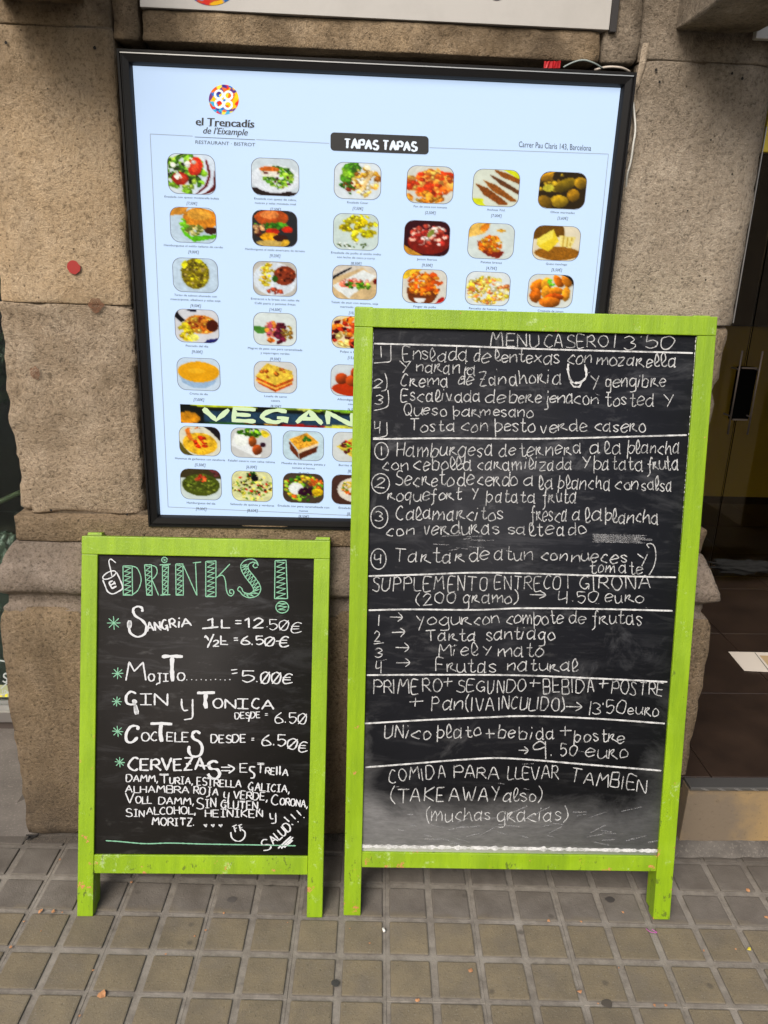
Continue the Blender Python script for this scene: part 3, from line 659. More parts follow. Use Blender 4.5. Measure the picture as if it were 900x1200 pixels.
D = {
'salad_buf': [('bg', WHT), ('p', [(.55, 0), (1, 0), (1, 1), (.4, 1)], (225, 235, 245)), ('b', 60, .35, .45, .42, .5, .09, GRN), ('b', 8, .3, .4, .35, .4, .06, [(40, 40, 25)]), ('e', .58, .3, .15, .24, .2, TOM), ('e', .58, .3, .08, .15, .2, (235, 90, 50)), ('e', .26, .62, .17, .16, 0, (190, 35, 15)), ('e', .3, .62, .09, .09, 0, (220, 70, 35)), ('b', 5, .35, .35, .3, .3, .07, [(245, 245, 230)]), ('p', [(.8, .15), (.84, .12), (.9, .5), (.82, .8), (.65, 1), (.6, 1), (.78, .75), (.85, .5)], (110, 20, 30)), ('p', [(.98, .4), (1, .4), (1, .9), (.9, 1), (.8, 1), (.95, .75)], (110, 20, 30))],
'salad_cabra': [('bg', (215, 225, 230)), ('p', [(0, .8), (1, .9), (1, 1), (0, 1)], (40, 20, 25)), ('e', .5, .55, .52, .38, 0, (235, 240, 245)), ('b', 55, .55, .5, .33, .28, .07, GRN), ('e', .38, .3, .2, .08, 0, (225, 120, 30)), ('e', .4, .42, .2, .08, 0, (245, 240, 225)), ('b', 8, .55, .55, .35, .25, .04, [(90, 30, 35)])],
'cesar': [('bg', WHT), ('b', 24, .38, .35, .2, .35, .11, GRN[:2]), ('b', 30, .68, .5, .3, .38, .1, [(225, 170, 60), (240, 205, 110), (200, 130, 40), (245, 235, 200)]), ('b', 8, .3, .7, .2, .2, .08, [(170, 70, 30), (60, 130, 20)]), ('p', [(.6, .8), (.55, .75), (.78, .2), (.85, .25)], (240, 210, 150))],
'coca': [('bg', (225, 225, 215)), ('b', 50, .5, .45, .48, .35, .14, [(230, 110, 30), (240, 150, 60), (215, 70, 20), (245, 180, 90)]), ('b', 12, .4, .85, .4, .12, .12, [(235, 170, 60), (220, 140, 40)])],
'anchoa': [('bg', (225, 230, 215)), ('p', [(0, .8), (.25, .8), (.2, 1), (0, 1)], (225, 230, 40)), ('p', [(.7, 0), (1, 0), (1, .3)], (225, 230, 40)), ('p', [(.05, .4), (.3, .5), (.85, .95), (.6, .95), (.25, .7)], (150, 85, 25), .4), ('p', [(.2, .3), (.5, .42), (1, .85), (.85, .85), (.45, .6)], (165, 100, 30), .4), ('p', [(.3, .12), (.6, .28), (1, .55), (1, .66), (.6, .42)], (120, 75, 40), .4), ('p', [(.4, 0), (.7, .08), (1, .25), (1, .38), (.6, .2)], (160, 95, 30), .4)],
'olivas': [('bg', (60, 45, 20)), ('b', 10, .3, .3, .35, .3, .1, [(190, 160, 40), (130, 100, 20)]), ('sh', .55, .35, .26, .15, -.7, (150, 125, 20)), ('sh', .88, .28, .14, .16, 0, (190, 150, 30)), ('sh', .74, .62, .13, .17, 0, (185, 140, 25)), ('sh', .45, .8, .2, .17, 0, (200, 165, 35)), ('sh', .12, .85, .18, .2, 0, (150, 115, 25)), ('sh', .13, .15, .14, .14, 0, (200, 150, 30)), ('e', .2, .45, .12, .1, 0, (215, 205, 70))],
'burger_it': [('bg', (205, 222, 235)), ('p', [(0, 0), (.35, 0), (.35, .2), (0, .25)], (225, 160, 60)), ('e', .68, .3, .4, .3, 0, (225, 150, 40)), ('e', .64, .2, .28, .15, 0, (240, 180, 70)), ('b', 24, .5, .62, .22, .16, .06, [(190, 190, 110), (120, 130, 50), (220, 210, 150)]), ('e', .88, .64, .14, .1, 0, (70, 30, 25)), ('p', [(.22, .6), (.45, .82), (1, .75), (1, .85), (.5, .98), (.3, .8)], (110, 200, 25)), ('b', 5, .3, .5, .08, .15, .07, [(130, 200, 40)])],
'burger_us': [('bg', (50, 52, 58)), ('e', .43, .18, .38, .26, 0, (200, 95, 30)), ('e', .38, .12, .22, .12, 0, (235, 150, 80)), ('b', 16, .45, .43, .42, .07, .07, [(90, 170, 40), (50, 120, 20)]), ('e', .45, .58, .15, .09, 0, TOM), ('e', .78, .52, .12, .09, 0, TOM), ('b', 8, .15, .55, .1, .15, .08, [(100, 40, 30), (220, 170, 120)]), ('e', .4, .75, .22, .13, 0, (250, 180, 20)), ('e', .62, .76, .16, .09, 0, (70, 30, 25)), ('e', .4, .93, .36, .1, 0, (220, 190, 110)), ('e', .75, .9, .1, .1, 0, (235, 190, 60))],
'pollo_curry': [('bg', (215, 228, 222)), ('b', 26, .58, .38, .38, .36, .11, [(220, 205, 20), (200, 180, 10), (235, 220, 60)]), ('b', 26, .45, .88, .4, .1, .03, [(90, 110, 60), (240, 245, 240)])],
'jamon': [('bg', (70, 10, 30)), ('p', [(0, .7), (.4, 1), (0, 1)], (215, 160, 60)), ('e', .55, .6, .46, .36, 0, (140, 35, 25)), ('b', 34, .55, .42, .4, .3, .09, [(245, 190, 170), (215, 90, 70), (250, 220, 205), (190, 60, 50)]), ('e', .58, .36, .06, .12, .5, (150, 160, 70))],
'bravas': [('bg', (222, 230, 225)), ('p', [(0, 0), (.45, 0), (.35, .3), (0, .42)], (240, 200, 110)), ('e', .33, .12, .1, .12, 0, (235, 150, 40)), ('e', .7, .2, .1, .04, 0, (235, 180, 60)), ('p', [(.2, .5), (.8, .8), (.75, .98), (.45, .92), (.25, .75)], (150, 50, 30)), ('b', 32, .5, .6, .26, .22, .08, [(235, 140, 30), (245, 175, 50), (220, 110, 20)])],
'queso': [('bg', (235, 225, 200)), ('p', [(0, 0), (.65, 0), (.65, .3), (.1, .4), (0, .4)], (130, 90, 20), .3), ('e', .55, .8, .5, .2, 0, (170, 115, 30), .3), ('p', [(.08, .4), (.4, .1), (.55, .45), (.35, .75), (.1, .6)], (240, 215, 60)), ('p', [(.08, .4), (.4, .1), (.42, .35), (.12, .6)], (250, 235, 110)), ('p', [(.55, .28), (.9, .3), (.82, .62), (.58, .6)], (245, 230, 150)), ('p', [(.64, .28), (.655, .28), (.655, .6), (.64, .6)], (200, 160, 50)), ('p', [(.73, .28), (.745, .28), (.73, .6), (.715, .6)], (200, 160, 50)), ('p', [(.82, .28), (.835, .28), (.79, .6), (.775, .6)], (200, 160, 50))],
'tartar': [('bg', (205, 222, 235)), ('e', .5, .45, .31, .46, 0, (150, 135, 20)), ('b', 60, .5, .45, .28, .42, .06, [(175, 160, 20), (130, 120, 30), (205, 195, 40), (110, 95, 20), (180, 160, 90)]), ('e', .26, .2, .06, .12, 0, (225, 220, 40)), ('e', .6, .08, .1, .06, 0, (225, 220, 40))],
'steak': [('bg', (205, 200, 190)), ('e', .5, .52, .5, .5, 0, (225, 232, 238)), ('b', 24, .32, .38, .18, .34, .06, [(240, 205, 40), (250, 225, 90), (225, 170, 30)]), ('e', .72, .4, .25, .28, .3, (150, 65, 35)), ('b', 14, .75, .4, .2, .22, .04, [(90, 30, 15), (190, 95, 50)]), ('e', .5, .5, .07, .09, 0, (50, 100, 20)), ('b', 9, .52, .84, .22, .08, .07, [(160, 60, 45), (190, 90, 60)])],
'tataki': [('bg', (222, 195, 150)), ('p', [(0, 0), (1, 0), (1, .35), (.7, .05), (0, .4)], (225, 215, 200)), ('p', [(0, .62), (.7, .12), (1, .3), (.35, .98)], (235, 238, 235)), ('b', 22, .48, .52, .34, .1, .08, [(235, 130, 100), (210, 70, 60), (240, 170, 150)]), ('b', 20, .55, .6, .3, .1, .05, GRN), ('p', [(0, .35), (.4, .05), (.42, .09), (0, .44)], (40, 40, 50)), ('e', .97, .45, .05, .08, 0, (130, 20, 20))],
'finger': [('bg', (228, 225, 215)), ('p', [(0, 0), (.4, 0), (.1, .3), (0, .3)], (240, 200, 60)), ('p', [(.1, .55), (.85, .55), (.72, 1), (.15, 1)], (130, 65, 25)), ('b', 40, .5, .42, .36, .34, .1, [(235, 125, 25), (220, 95, 20), (245, 160, 50)]), ('p', [(.25, .85), (.55, .85), (.5, .98), (.28, 1)], (235, 235, 235)), ('e', .92, .9, .07, .1, 0, (200, 40, 30))],
'revuelto': [('bg', (230, 235, 235)), ('b', 90, .5, .55, .48, .4, .08, [(245, 215, 70), (250, 230, 130), (235, 180, 60), (245, 240, 200), (230, 140, 80)])],
'croqueta': [('bg', (225, 228, 222)), ('p', [(.85, 0), (1, 0), (1, .35)], (40, 40, 40)), ('sh', .2, .35, .14, .2, .4, (225, 135, 30)), ('sh', .18, .65, .13, .22, 0, (215, 120, 25)), ('sh', .4, .3, .12, .2, 0, (240, 175, 50)), ('sh', .66, .2, .1, .2, -.4, (225, 125, 25)), ('sh', .85, .2, .1, .18, -.3, (235, 150, 40)), ('sh', .4, .55, .1, .2, 0, (235, 165, 45)), ('sh', .62, .5, .16, .12, 0, (230, 145, 35)), ('sh', .85, .58, .09, .22, 0, (240, 165, 45)), ('sh', .6, .68, .2, .12, 0, (200, 95, 20)), ('sh', .5, .85, .25, .17, 0, (220, 130, 30)), ('b', 6, .48, .28, .08, .12, .05, [(110, 190, 50)])],
'pescado': [('bg', (222, 222, 225)), ('p', [(0, .05), (.25, .35), (.15, .4), (0, .25)], (30, 25, 30)), ('p', [(.15, 0), (.5, 0), (.5, .08), (.3, .06)], (40, 40, 60)), ('e', .6, .45, .38, .28, .1, (225, 150, 50)), ('b', 18, .6, .45, .32, .22, .08, [(235, 170, 60), (200, 110, 30), (245, 200, 100), (150, 60, 20)]), ('e', .85, .48, .14, .18, 0, (90, 30, 15)), ('b', 14, .2, .7, .2, .25, .09, [(240, 215, 50), (225, 190, 30)]), ('e', .42, .85, .12, .1, 0, (240, 235, 120)), ('p', [(.75, .9), (1, .85), (1, 1), (.75, 1)], (50, 50, 120))],
'magret': [('bg', (225, 232, 228)), ('p', [(0, .42), (.3, .45), (.35, .62), (.1, .66), (0, .55)], (90, 150, 60)), ('b', 16, .45, .5, .16, .26, .09, [(225, 140, 120), (235, 150, 60), (200, 90, 110)]), ('b', 12, .62, .6, .12, .3, .1, [(130, 40, 70), (100, 25, 45)]), ('b', 16, .78, .62, .12, .26, .06, [(190, 160, 70), (140, 100, 40)]), ('b', 4, .4, .82, .1, .05, .07, [(235, 130, 40)])],
'pulpo': [('bg', (238, 225, 190)), ('b', 44, .5, .5, .5, .5, .13, [(215, 60, 25), (240, 140, 40), (245, 215, 130), (90, 15, 30), (225, 90, 40)])],
'crema': [('bg', (210, 225, 238)), ('p', [(.02, .45), (.98, .45), (.85, .8), (.65, .93), (.35, .93), (.12, .78)], (170, 195, 220)), ('e', .5, .43, .48, .32, 0, (240, 180, 30), .05), ('e', .45, .4, .2, .08, 0, (248, 195, 50), .04)],
'lasana': [('bg', (222, 222, 218)), ('p', [(.05, .5), (.5, .75), (.92, .5), (.88, .72), (.5, .98), (.1, .72)], (200, 95, 30), .35), ('p', [(.05, .58), (.5, .84), (.9, .6), (.9, .64), (.5, .9), (.05, .64)], (240, 190, 90)), ('p', [(.28, .06), (.88, .28), (.92, .5), (.5, .76), (.04, .5)], (240, 205, 80), .2), ('b', 12, .48, .38, .3, .2, .05, [(150, 70, 20), (200, 120, 40)])],
'albond': [('bg', (218, 225, 228)), ('e', .45, .78, .42, .22, 0, (205, 70, 20)), ('sh', .25, .45, .15, .17, 0, (195, 85, 30)), ('sh', .5, .5, .16, .18, 0, (205, 95, 35)), ('sh', .75, .4, .16, .18, 0, (200, 90, 30)), ('sh', .6, .24, .15, .16, 0, (190, 80, 30)), ('sh', .82, .68, .15, .16, 0, (200, 90, 30))],
'hummus': [('bg', (228, 225, 205)), ('p', [(.65, 0), (1, 0), (1, .5), (.8, .2)], (40, 35, 35)), ('p', [(0, .5), (.25, 1), (0, 1)], (110, 100, 40)), ('e', .5, .6, .42, .38, .3, (235, 190, 50)), ('b', 14, .52, .55, .16, .2, .07, [(225, 70, 20), (200, 50, 15)]), ('p', [(.12, .1), (.22, .05), (.35, .5), (.25, .5)], (240, 140, 50)), ('b', 5, .4, .07, .3, .05, .03, [(235, 110, 40)])],
'falafel': [('bg', (215, 215, 212)), ('b', 18, .5, .15, .32, .15, .08, GRN), ('e', .85, .18, .1, .12, 0, (240, 215, 60)), ('p', [(0, .6), (.1, .2), (.5, .3), (.8, .98), (.6, .98)], (240, 242, 240)), ('e', .25, .42, .17, .2, 0, (245, 248, 240)), ('sh', .53, .45, .1, .18, 0, (190, 105, 40)), ('sh', .64, .72, .12, .18, 0, (180, 90, 35)), ('e', .78, .55, .07, .08, 0, (60, 30, 50))],
'musaka': [('bg', (205, 225, 232)), ('p', [(.15, .35), (.38, .75), (.38, .98), (.18, .65)], (120, 60, 30), .4), ('p', [(.38, .75), (.85, .5), (.82, .7), (.4, .98)], (110, 55, 30), .4), ('p', [(.38, .62), (.88, .38), (.88, .46), (.38, .78)], (245, 225, 190)), ('p', [(.15, .3), (.6, .05), (.88, .38), (.38, .66)], (235, 175, 60), .3), ('b', 5, .58, .25, .1, .1, .05, [(60, 130, 40)])],
'burrito': [('bg', (222, 225, 222)), ('p', [(.1, .5), (.6, .1), (1, .3), (1, .9), (.6, .95)], (225, 200, 80), .2), ('b', 16, .4, .5, .2, .2, .07, [(110, 40, 40), (210, 60, 30)]+GRN), ('b', 10, .85, .75, .15, .15, .08, GRN)],
'hamb_veg': [('bg', (215, 225, 220)), ('p', [(0, 0), (1, 0), (1, .3), (0, .3)], (80, 70, 40)), ('b', 6, .9, .12, .1, .1, .1, [(110, 60, 60)]), ('e', .5, .52, .46, .36, 0, (90, 100, 30)), ('b', 50, .5, .5, .42, .32, .05, [(110, 125, 40), (70, 80, 20), (140, 150, 60)]), ('b', 9, .5, .3, .16, .1, .06, [(235, 110, 60), (225, 70, 40)])],
'quinoa': [('bg', (225, 225, 175)), ('b', 170, .5, .55, .5, .45, .035, [(235, 215, 80), (245, 235, 150), (210, 50, 30), (80, 60, 30), (110, 150, 40), (240, 225, 120)]), ('b', 8, .5, .12, .14, .09, .06, [(60, 110, 30), (30, 50, 20)]), ('e', .57, .24, .09, .09, 0, (20, 20, 30))],
'ens_verde': [('bg', (90, 75, 60)), ('b', 50, .5, .5, .5, .42, .08, GRN+[(240, 120, 40), (245, 200, 60)]), ('e', .32, .52, .18, .2, 0, (240, 242, 238)), ('b', 10, .6, .62, .18, .16, .09, [(60, 15, 45)]), ('e', .85, .62, .14, .12, 0, (245, 205, 30)), ('b', 8, .78, .3, .2, .1, .07, [(235, 110, 40), (225, 180, 60)])],
'bol': [('bg', (90, 60, 50)), ('e', .62, .5, .48, .42, 0, (232, 225, 212)), ('b', 46, .62, .42, .36, .26, .06, [(235, 180, 60), (215, 100, 30), (245, 215, 110), (110, 140, 40)])],
}
def picture(key, x0, y0, x1, y1, caps, price, seed):
    """one printed dish picture: colour grid with rounded corners, thin outline, caption"""
    NX, NY = 46, 40; A = paint(D[key], NX, NY, seed); V = []; C = []; Fc = []
    skew = (y1-y0)*0; cx = (x0+x1)/2; sl = .041
    rr = .20; W_, H_ = x1-x0, y1-y0
    def hw(t):        # half-width profile at height t (0..1)
        d = min(t, 1-t)*H_; r = rr*W_
        return W_/2-(r-math.sqrt(max(0, r*r-(r-d)**2)) if d < r else 0)
    lean = -(cx-352)/3100*1.0
    def at2(sx, t):
        y = y0+t*H_; x = cx+sx*hw(t)+lean*(y-(y0+y1)/2)*-0+((352-cx)/2900)*(y-(y0+y1)/2); return atS(x, y+(x-cx)*sl)
    for j in range(NY):
        for i in range(NX):
            t = j/(NY-1); V.append(at2(2*i/(NX-1)-1, t)+nS*.0003); C.append((*A[j, i], 1))
    for j in range(NY-1):
        for i in range(NX-1): k = j*NX+i; Fc.append((k, k+1, k+NX+1, k+NX))
    pic = mesh_obj('dish_picture', V, Fc, M['print'], sign, cols=C)
    # outline
    b = MB(); n = 44; ring = []
    for side in (0, 1):
        for k in range(n+1):
            t = k/n if side == 0 else 1-k/n; t = .5-.5*math.cos(math.pi*t); ring.append((1 if side == 0 else -1, t))
    P = [at2(s_, t) for s_, t in ring]; c0 = sum(P, Vector())/len(P)
    for k in range(len(P)):
        a, c = P[k], P[(k+1) % len(P)]
        oa, oc = a+(a-c0).normalized()*.0011, c+(c-c0).normalized()*.0011
        b.quad(a+nS*.0005, c+nS*.0005, oc+nS*.0005, oa+nS*.0005)
    b.build('outline', M['ink_soft'], pic)
    pn = Pen(atS, nS, .0005); y = y1+5.6
    for ln in caps:
        L = min(70, len(ln)*1.78); x = cx-L/2; yb = y+(x-cx)*sl; font_text(pn, ln, x, yb, x+L, yb+L*sl, 2.5); y += 5.0
    if price: L = len(price)*1.75; y += 2.2; x = cx-L/2; font_text(pn, price, x, y+(x-cx)*sl, x+L, y+(x-cx)*sl+L*sl, 3.4, .2)
    pn.build('caption', M['ink'], pic)
PICS = [
('salad_buf', 197, 181, 252, 227, ['Ensalada con queso mozzarella bufala'], '[7,50€]'), ('salad_cabra', 295, 186, 350, 229, ['Ensalada con queso de cabra,', 'nueces y salsa mostaza miel'], '[7,50€]'),
('cesar', 392, 191, 446, 233, ['Ensalada Cesar'], '[7,50€]'), ('coca', 477, 195, 531, 238, ['Pan de coca con tomate'], '[2,50€]'), ('anchoa', 554.5, 199, 608, 241.5, ['Anchoas 7Ud.'], '[7,00€]'), ('olivas', 632, 202, 686, 244.5, ['Olivas marinadas'], '[3,60€]'),
('burger_it', 200, 243.5, 253, 284, ['Hamburguesa al estilo italiano de cerdo'], '[9,00€]'), ('burger_us', 296, 247, 348, 288.5, ['Hamburguesa al estilo americano de ternera'], '[9,25€]'),
('pollo_curry', 391, 251, 443, 292.5, ['Ensalada de pollo al estilo indio', 'con leche de coco y curry'], '[8,50€]'), ('jamon', 474, 259, 526.5, 299.5, ['Jamon Iberico'], '[9,50€]'), ('bravas', 549, 262, 602, 303, ['Patatas bravas'], '[4,75€]'), ('queso', 625, 265, 679, 305, ['Queso manchego'], '[5,50€]'),
('tartar', 203, 303, 255, 342, ['Tartar de salmon ahumado con', 'mascarpone, albahaca y salsa soja'], '[9,50€]'), ('steak', 297, 307, 347.5, 346.5, ['Entrecot a la brasa con salsa de', 'Café paris y patatas fritas'], '[14,50€]'),
('tataki', 390, 311.5, 441, 350.5, ['Tataki de atun con sesamo, soja', 'marinado y aguacate'], '[10,50€]'), ('finger', 472, 316, 523, 355, ['Finger de pollo'], '[6,50€]'), ('revuelto', 546, 319, 597, 357.5, ['Revuelto de huevos, jamon'], '[7,50€]'), ('croqueta', 619, 322, 671, 360, ['Croqueta de jamon'], '[6,50€]'),
('pescado', 205.5, 363, 256, 401, ['Pescado del dia'], '[9,00€]'), ('magret', 297.5, 367, 347, 404.5, ['Magret de pato con pera caramelizada', 'y esparragos verdes'], '[9,50€]'), ('pulpo', 389, 371, 439.5, 408, ['Pulpo a la gallega'], '[15,00€]'),
('crema', 208, 420, 257.5, 457, ['Crema de dia'], '[7,00€]'), ('lasana', 298, 424, 347.5, 460, ['Lasaña de carne', 'casera'], '[8,50€]'), ('albond', 388, 428, 438, 464, ['Albondigas con salsa', 'casera'], '[6,50€]'),
('hummus', 210.5, 500, 258, 533.5, ['Hummus de garbanzos con zanahoria'], '[5,50€]'), ('falafel', 271, 502, 318, 536, ['Falafel casero con salsa tahina'], '[6,00€]'), ('musaka', 332, 505.5, 379, 539, ['Musaka de berenjena, patata y', 'tomate al horno'], '[9,00€]'), ('burrito', 390, 507, 437, 541, ['Burrito de verduras'], '[8,50€]'),
('hamb_veg', 212, 550, 259, 585, ['Hamburguesa del dia'], '[9,00€]'), ('quinoa', 272, 552.5, 319, 587, ['Salteado de quinoa y verduras'], '[8,50€]'), ('ens_verde', 332, 555, 379, 589, ['Ensalada con pera caramelizada con', 'nueces'], '[8,50€]'), ('bol', 389, 557, 436, 591, ['Ensalada con arroz'], '[8,50€]')]
for i, p in enumerate(PICS): picture(*p, seed=i+11)
random.seed(21)
# border line, logo and headings
pn = Pen(atS, nS, .0004)
for a, b in (((176, 157), (226, 159.5)), ((300, 163.5), (386, 168)), ((503, 173), (713, 180.5)), ((176, 157), (197, 594)), ((713, 180.5), (668, 616)), ((197, 594), (668, 616))): pn.stroke([a, b], .55, rough=0)
pn.build('border_line', M['ink_pale'], sign)
logo = mosaic_disc('round_logo', atS, nS, .0004, 262.3, 116.8, 17.6, M['print'], sign, 9)
pn = Pen(atS, nS, .0007)
for cx, cy, r in ((256.6, 110.8, 4.6), (267.6, 112, 4.6), (256.9, 121.5, 4.6), (267.2, 123, 4.6)):
    pn.stroke([(cx+r*math.cos(a*math.pi/12), cy+r*math.sin(a*math.pi/12)) for a in range(25)], 2.6, rough=0)
pn.build('logo_rings', M['plate_text'], logo)
pn = Pen(atS, nS, .0005)
for dx in (0, .45, .9):
    pn.lift += 1e-5; font_text(pn, 'el Trencadís', 228.6+dx, 146.6, 297.2+dx, 149.6, 9.6)
for fx in (234.5, 246, 252.5, 263.5, 266.5, 293): pn.stroke([(fx-1.4, 146.9+(fx-228)*.043), (fx+1.8, 147.1+(fx-228)*.043)], .6, rough=0)
pn.lift += 1e-5; font_text(pn, "de l'Eixample", 237, 156.4, 289.5, 158.8, 8.0, .28)
pn.lift += 1e-5; font_text(pn, "de l'Eixample", 237.3, 156.4, 289.8, 158.8, 8.0, .28)
pn.stroke([(228, 160.5), (299, 163.8)], .6, rough=0)
font_text(pn, 'RESTAURANT · BISTROT', 228.5, 168.3, 299, 171.6, 4.2)
font_text(pn, 'Carrer Pau Claris 143, Barcelona', 607.5, 172.2, 692.5, 176.8, 7.0)
pn.build('lettering', M['ink'], sign)
def rrect(x0, y0, x1, y1, r, sl):
    out = []
    for cx, cy, a0 in ((x1-r, y0+r, -90), (x1-r, y1-r, 0), (x0+r, y1-r, 90), (x0+r, y0+r, 180)):
        for k in range(6): a = math.radians(a0+18*k); x = cx+r*math.cos(a); out.append((x, cy+r*math.sin(a)+(x-x0)*sl))
    return out
pn = Pen(atS, nS, .0005); pn.poly(rrect(387.3, 155, 502.3, 176.5, 4.5, .041)); plate = pn.build('title_plate', M['ink'], sign)
pn = Pen(atS, nS, .0009)
for wd, x0, x1 in (('TAPAS', 403.5, 442.5), ('TAPAS', 448.5, 487.5)):
    pn.word(wd, x0, 173.6+(x0-403)*.041, x1, 173.6+(x1-403)*.041, 10.6, 2.5, mod=lambda t: .75+.45*abs(t.y), jit=.1, gap=1.9)
pn.build('lettering', M['plate_text'], plate)
# vegetarian banner strip with painted vegetables and large letters
NX, NY = 300, 16
ops = [('bg', (28, 34, 30)), ('p', [(.06, .3), (.95, .3), (.95, .85), (.06, .85)], (52, 82, 105), .3), ('b', 60, .5, .08, .5, .16, .022, [(110, 170, 40), (190, 215, 50), (70, 110, 30)]), ('b', 70, .5, .94, .5, .12, .018, [(220, 80, 30), (240, 150, 50), (180, 30, 30), (90, 40, 30)]),
       ('e', .02, .7, .03, .3, 0, (215, 150, 30)), ('e', .12, .98, .06, .12, 0, (60, 110, 40)), ('e', .3, .98, .05, .14, 0, (190, 40, 25)), ('e', .4, .95, .04, .12, 0, (230, 225, 90)), ('p', [(.02, 0), (.18, .0), (.2, .14), (.05, .12)], (215, 225, 60)), ('p', [(.22, 0), (.33, .0), (.35, .16), (.25, .14)], (160, 190, 50)), ('e', .31, .04, .02, .12, 0, (230, 235, 120)), ('p', [(.36, .0), (.6, .0), (.6, .12), (.4, .16)], (150, 200, 50))]
A = paint(ops, NX, NY, 5); V = []; C = []; Fc = []
for j in range(NY):
    for i in range(NX):
        u = i/(NX-1); t = j/(NY-1); x = 211+u*470; V.append(atS(x-(x-352)/2900*22*t, 473.5+u*470*.036+t*(21.8+u*0))+nS*.0003); C.append((*A[j, i], 1))
for j in range(NY-1):
    for i in range(NX-1): k = j*NX+i; Fc.append((k, k+1, k+NX+1, k+NX))
strip = mesh_obj('vegetable_strip', V, Fc, M['print'], sign, cols=C)
pn = Pen(atS, nS, .0006)
for ch, x0, x1 in (('V', 238, 268), ('E', 274, 299), ('G', 307, 341), ('A', 347, 377), ('N', 384, 413), ('O', 425, 448), ('S', 462, 482)):
    pn.word(ch, x0, 491.5+(x0-240)*.037, x1, 491.7+(x1-240)*.037, 13.5, 5.2, mod=lambda t: .8+.3*abs(t.y), jit=.2)
pn.build('lettering', mat_print('pale_green_lettering', EM, False, (.55, .68, .42)), strip)

# cable, red tape, white lead of the light box
cab = MB(); pts = [W(660, 79, .06), W(672, 73, .055), W(684, 70.5, .05), W(696, 74, .05), W(706, 80, .06)]
cab.tube(smooth_path(pts), .0017); tag(cab.build('cable', plain('grey_cable', (.22, .26, .25), .5), smooth=True), 'thin grey cable looping over the top of the menu light box', 'cable')
cab = MB(); pts = [W(697, 82, .075), W(712, 78.5, .055), W(728, 79.5, .055), W(738, 84, .07)]
cab.tube(smooth_path(pts), .0022); tag(cab.build('cable', plain('beige_cable', (.5, .44, .38), .5), smooth=True), 'beige cable lying flat in the gap over the light box', 'cable')
rt = MB(); V = []; n = 10
for i in range(n+1):
    x, z = W(637+i*1.9, 79, .055).x, W(637+i*1.9, 80, .055).z
    V += [Vector((x, .052+.003*random.random(), z+.000)), Vector((x, .050+.004*random.random(), z+.0105+.002*random.random()))]
mesh_obj('red_tape', V, [(2*i, 2*i+2, 2*i+3, 2*i+1) for i in range(n)], plain('red_tape', (.42, .01, .015), .45))
o = bpy.data.objects['red_tape']; sm = o.modifiers.new('thick', 'SOLIDIFY'); sm.thickness = .004; tag(o, 'scrap of bright red tape stuck above the light box', 'tape')
cab = MB(); pts = [W(742, 120, .05), W(744.5, 150, .045), W(742, 170, .045), W(739, 190, .05), W(735, 205, .055), W(733, 225, .07)]
cab.tube(smooth_path(pts), .0021); tag(cab.build('cable', plain('white_cable', (.55, .54, .5), .5), smooth=True), 'white cable running down the right side of the light box', 'cable')

# ================================================================== CHALKBOARDS
class Board:
    def __init__(s, name, label, prm, th, sw, dusty, base):
        x, y, yaw, lean, roll, s.w, s.h = prm
        U = Vector((math.cos(yaw), math.sin(yaw), 0)); Nn = Vector((-math.sin(yaw), math.cos(yaw), 0))
        V = Vector((0, 0, 1))*math.cos(lean)+Nn*math.sin(lean)
        U2 = U*math.cos(roll)+V*math.sin(roll); V2 = V*math.cos(roll)-U*math.sin(roll); B = U2.cross(V2)*-1   # back direction (local +Y)
        m = Matrix((U2, B, V2)).transposed().to_4x4(); m.translation = Vector((x, y, 0))
        s.m = m; s.inv = m.inverted(); s.e = empty(name, mat=m); tag(s.e, label, 'chalkboard'); s.th = th
    def at(s, px, py, dep=.0):
        o = s.inv@CAM_P; d = s.inv.to_3x3()@ray(px, py); t = (dep-o.y)/d.y; return o+d*t
def board(name, label, prm, th, sw, top_h, b0, b1, slate, recess=.006):
    B = Board(name, label, prm, th, sw, False, None); e = B.e; w_, h_ = B.w, B.h
    def part(nm, boxes, mat, bev=.0018, taper=None):
        g = MB()
        for b in boxes: g.box(*b, bev, 2)
        if taper: g.V = [taper(v) for v in g.V]
        return g.build(nm, mat, e, True)
    def edge(o):
        for p in o.data.polygons: p.use_smooth = False
    for x0, x1 in ((0, sw), (w_-sw, w_)):
        edge(part('stile', [(x0, x1, 0, th, 0.001, h_-top_h-.0004)], M['green']))
    edge(part('top_rail', [(0, w_, -.0008, th, h_-top_h, h_)], M['green']))
    edge(part('bottom_rail', [(sw+.0004, w_-sw-.0004, .0012, th-.002, b0, b1)], M['green']))
    part('slate_panel', [(sw-.004, w_-sw+.004, recess, recess+.005, b1-.004, h_-top_h+.004)], slate, 0)
    # folded rear frame
    t2 = th+.0015
    for x0, x1 in ((.0015, sw-.0015), (w_-sw+.0015, w_-.0015)):
        edge(part('rear_stile', [(x0, x1, t2, t2+th*.7, .010, h_+.006)], M['green']))
    edge(part('rear_rail', [(sw+.005, w_-sw-.005, t2+.002, t2+th*.75, h_-top_h-.01, h_-.01), (sw+.005, w_-sw-.005, t2+.002, t2+th*.75, b0+.01, b1)], M['green']))
    part('rear_panel', [(sw, w_-sw, t2+.008, t2+.013, b1-.004, h_-top_h)], slate, 0)
    # hinge plates
    for x in (sw*.55, w_-sw*.55):
        g = MB(); g.box(x-.016, x+.016, th-.006, t2+.01, h_+.0002, h_+.0016, .0004, 1); g.build('hinge', plain('old_hinge', (.30, .38, .12), .5, .3), e)
    # screws at the corner joints
    return B
BIGP = (.003375, -.249907, -.029138, .18454, .007146, .744861, 1.345163)
SMLP = (-.591199, -.24981, -.014288, .289479, .002437, .54672, .852098)
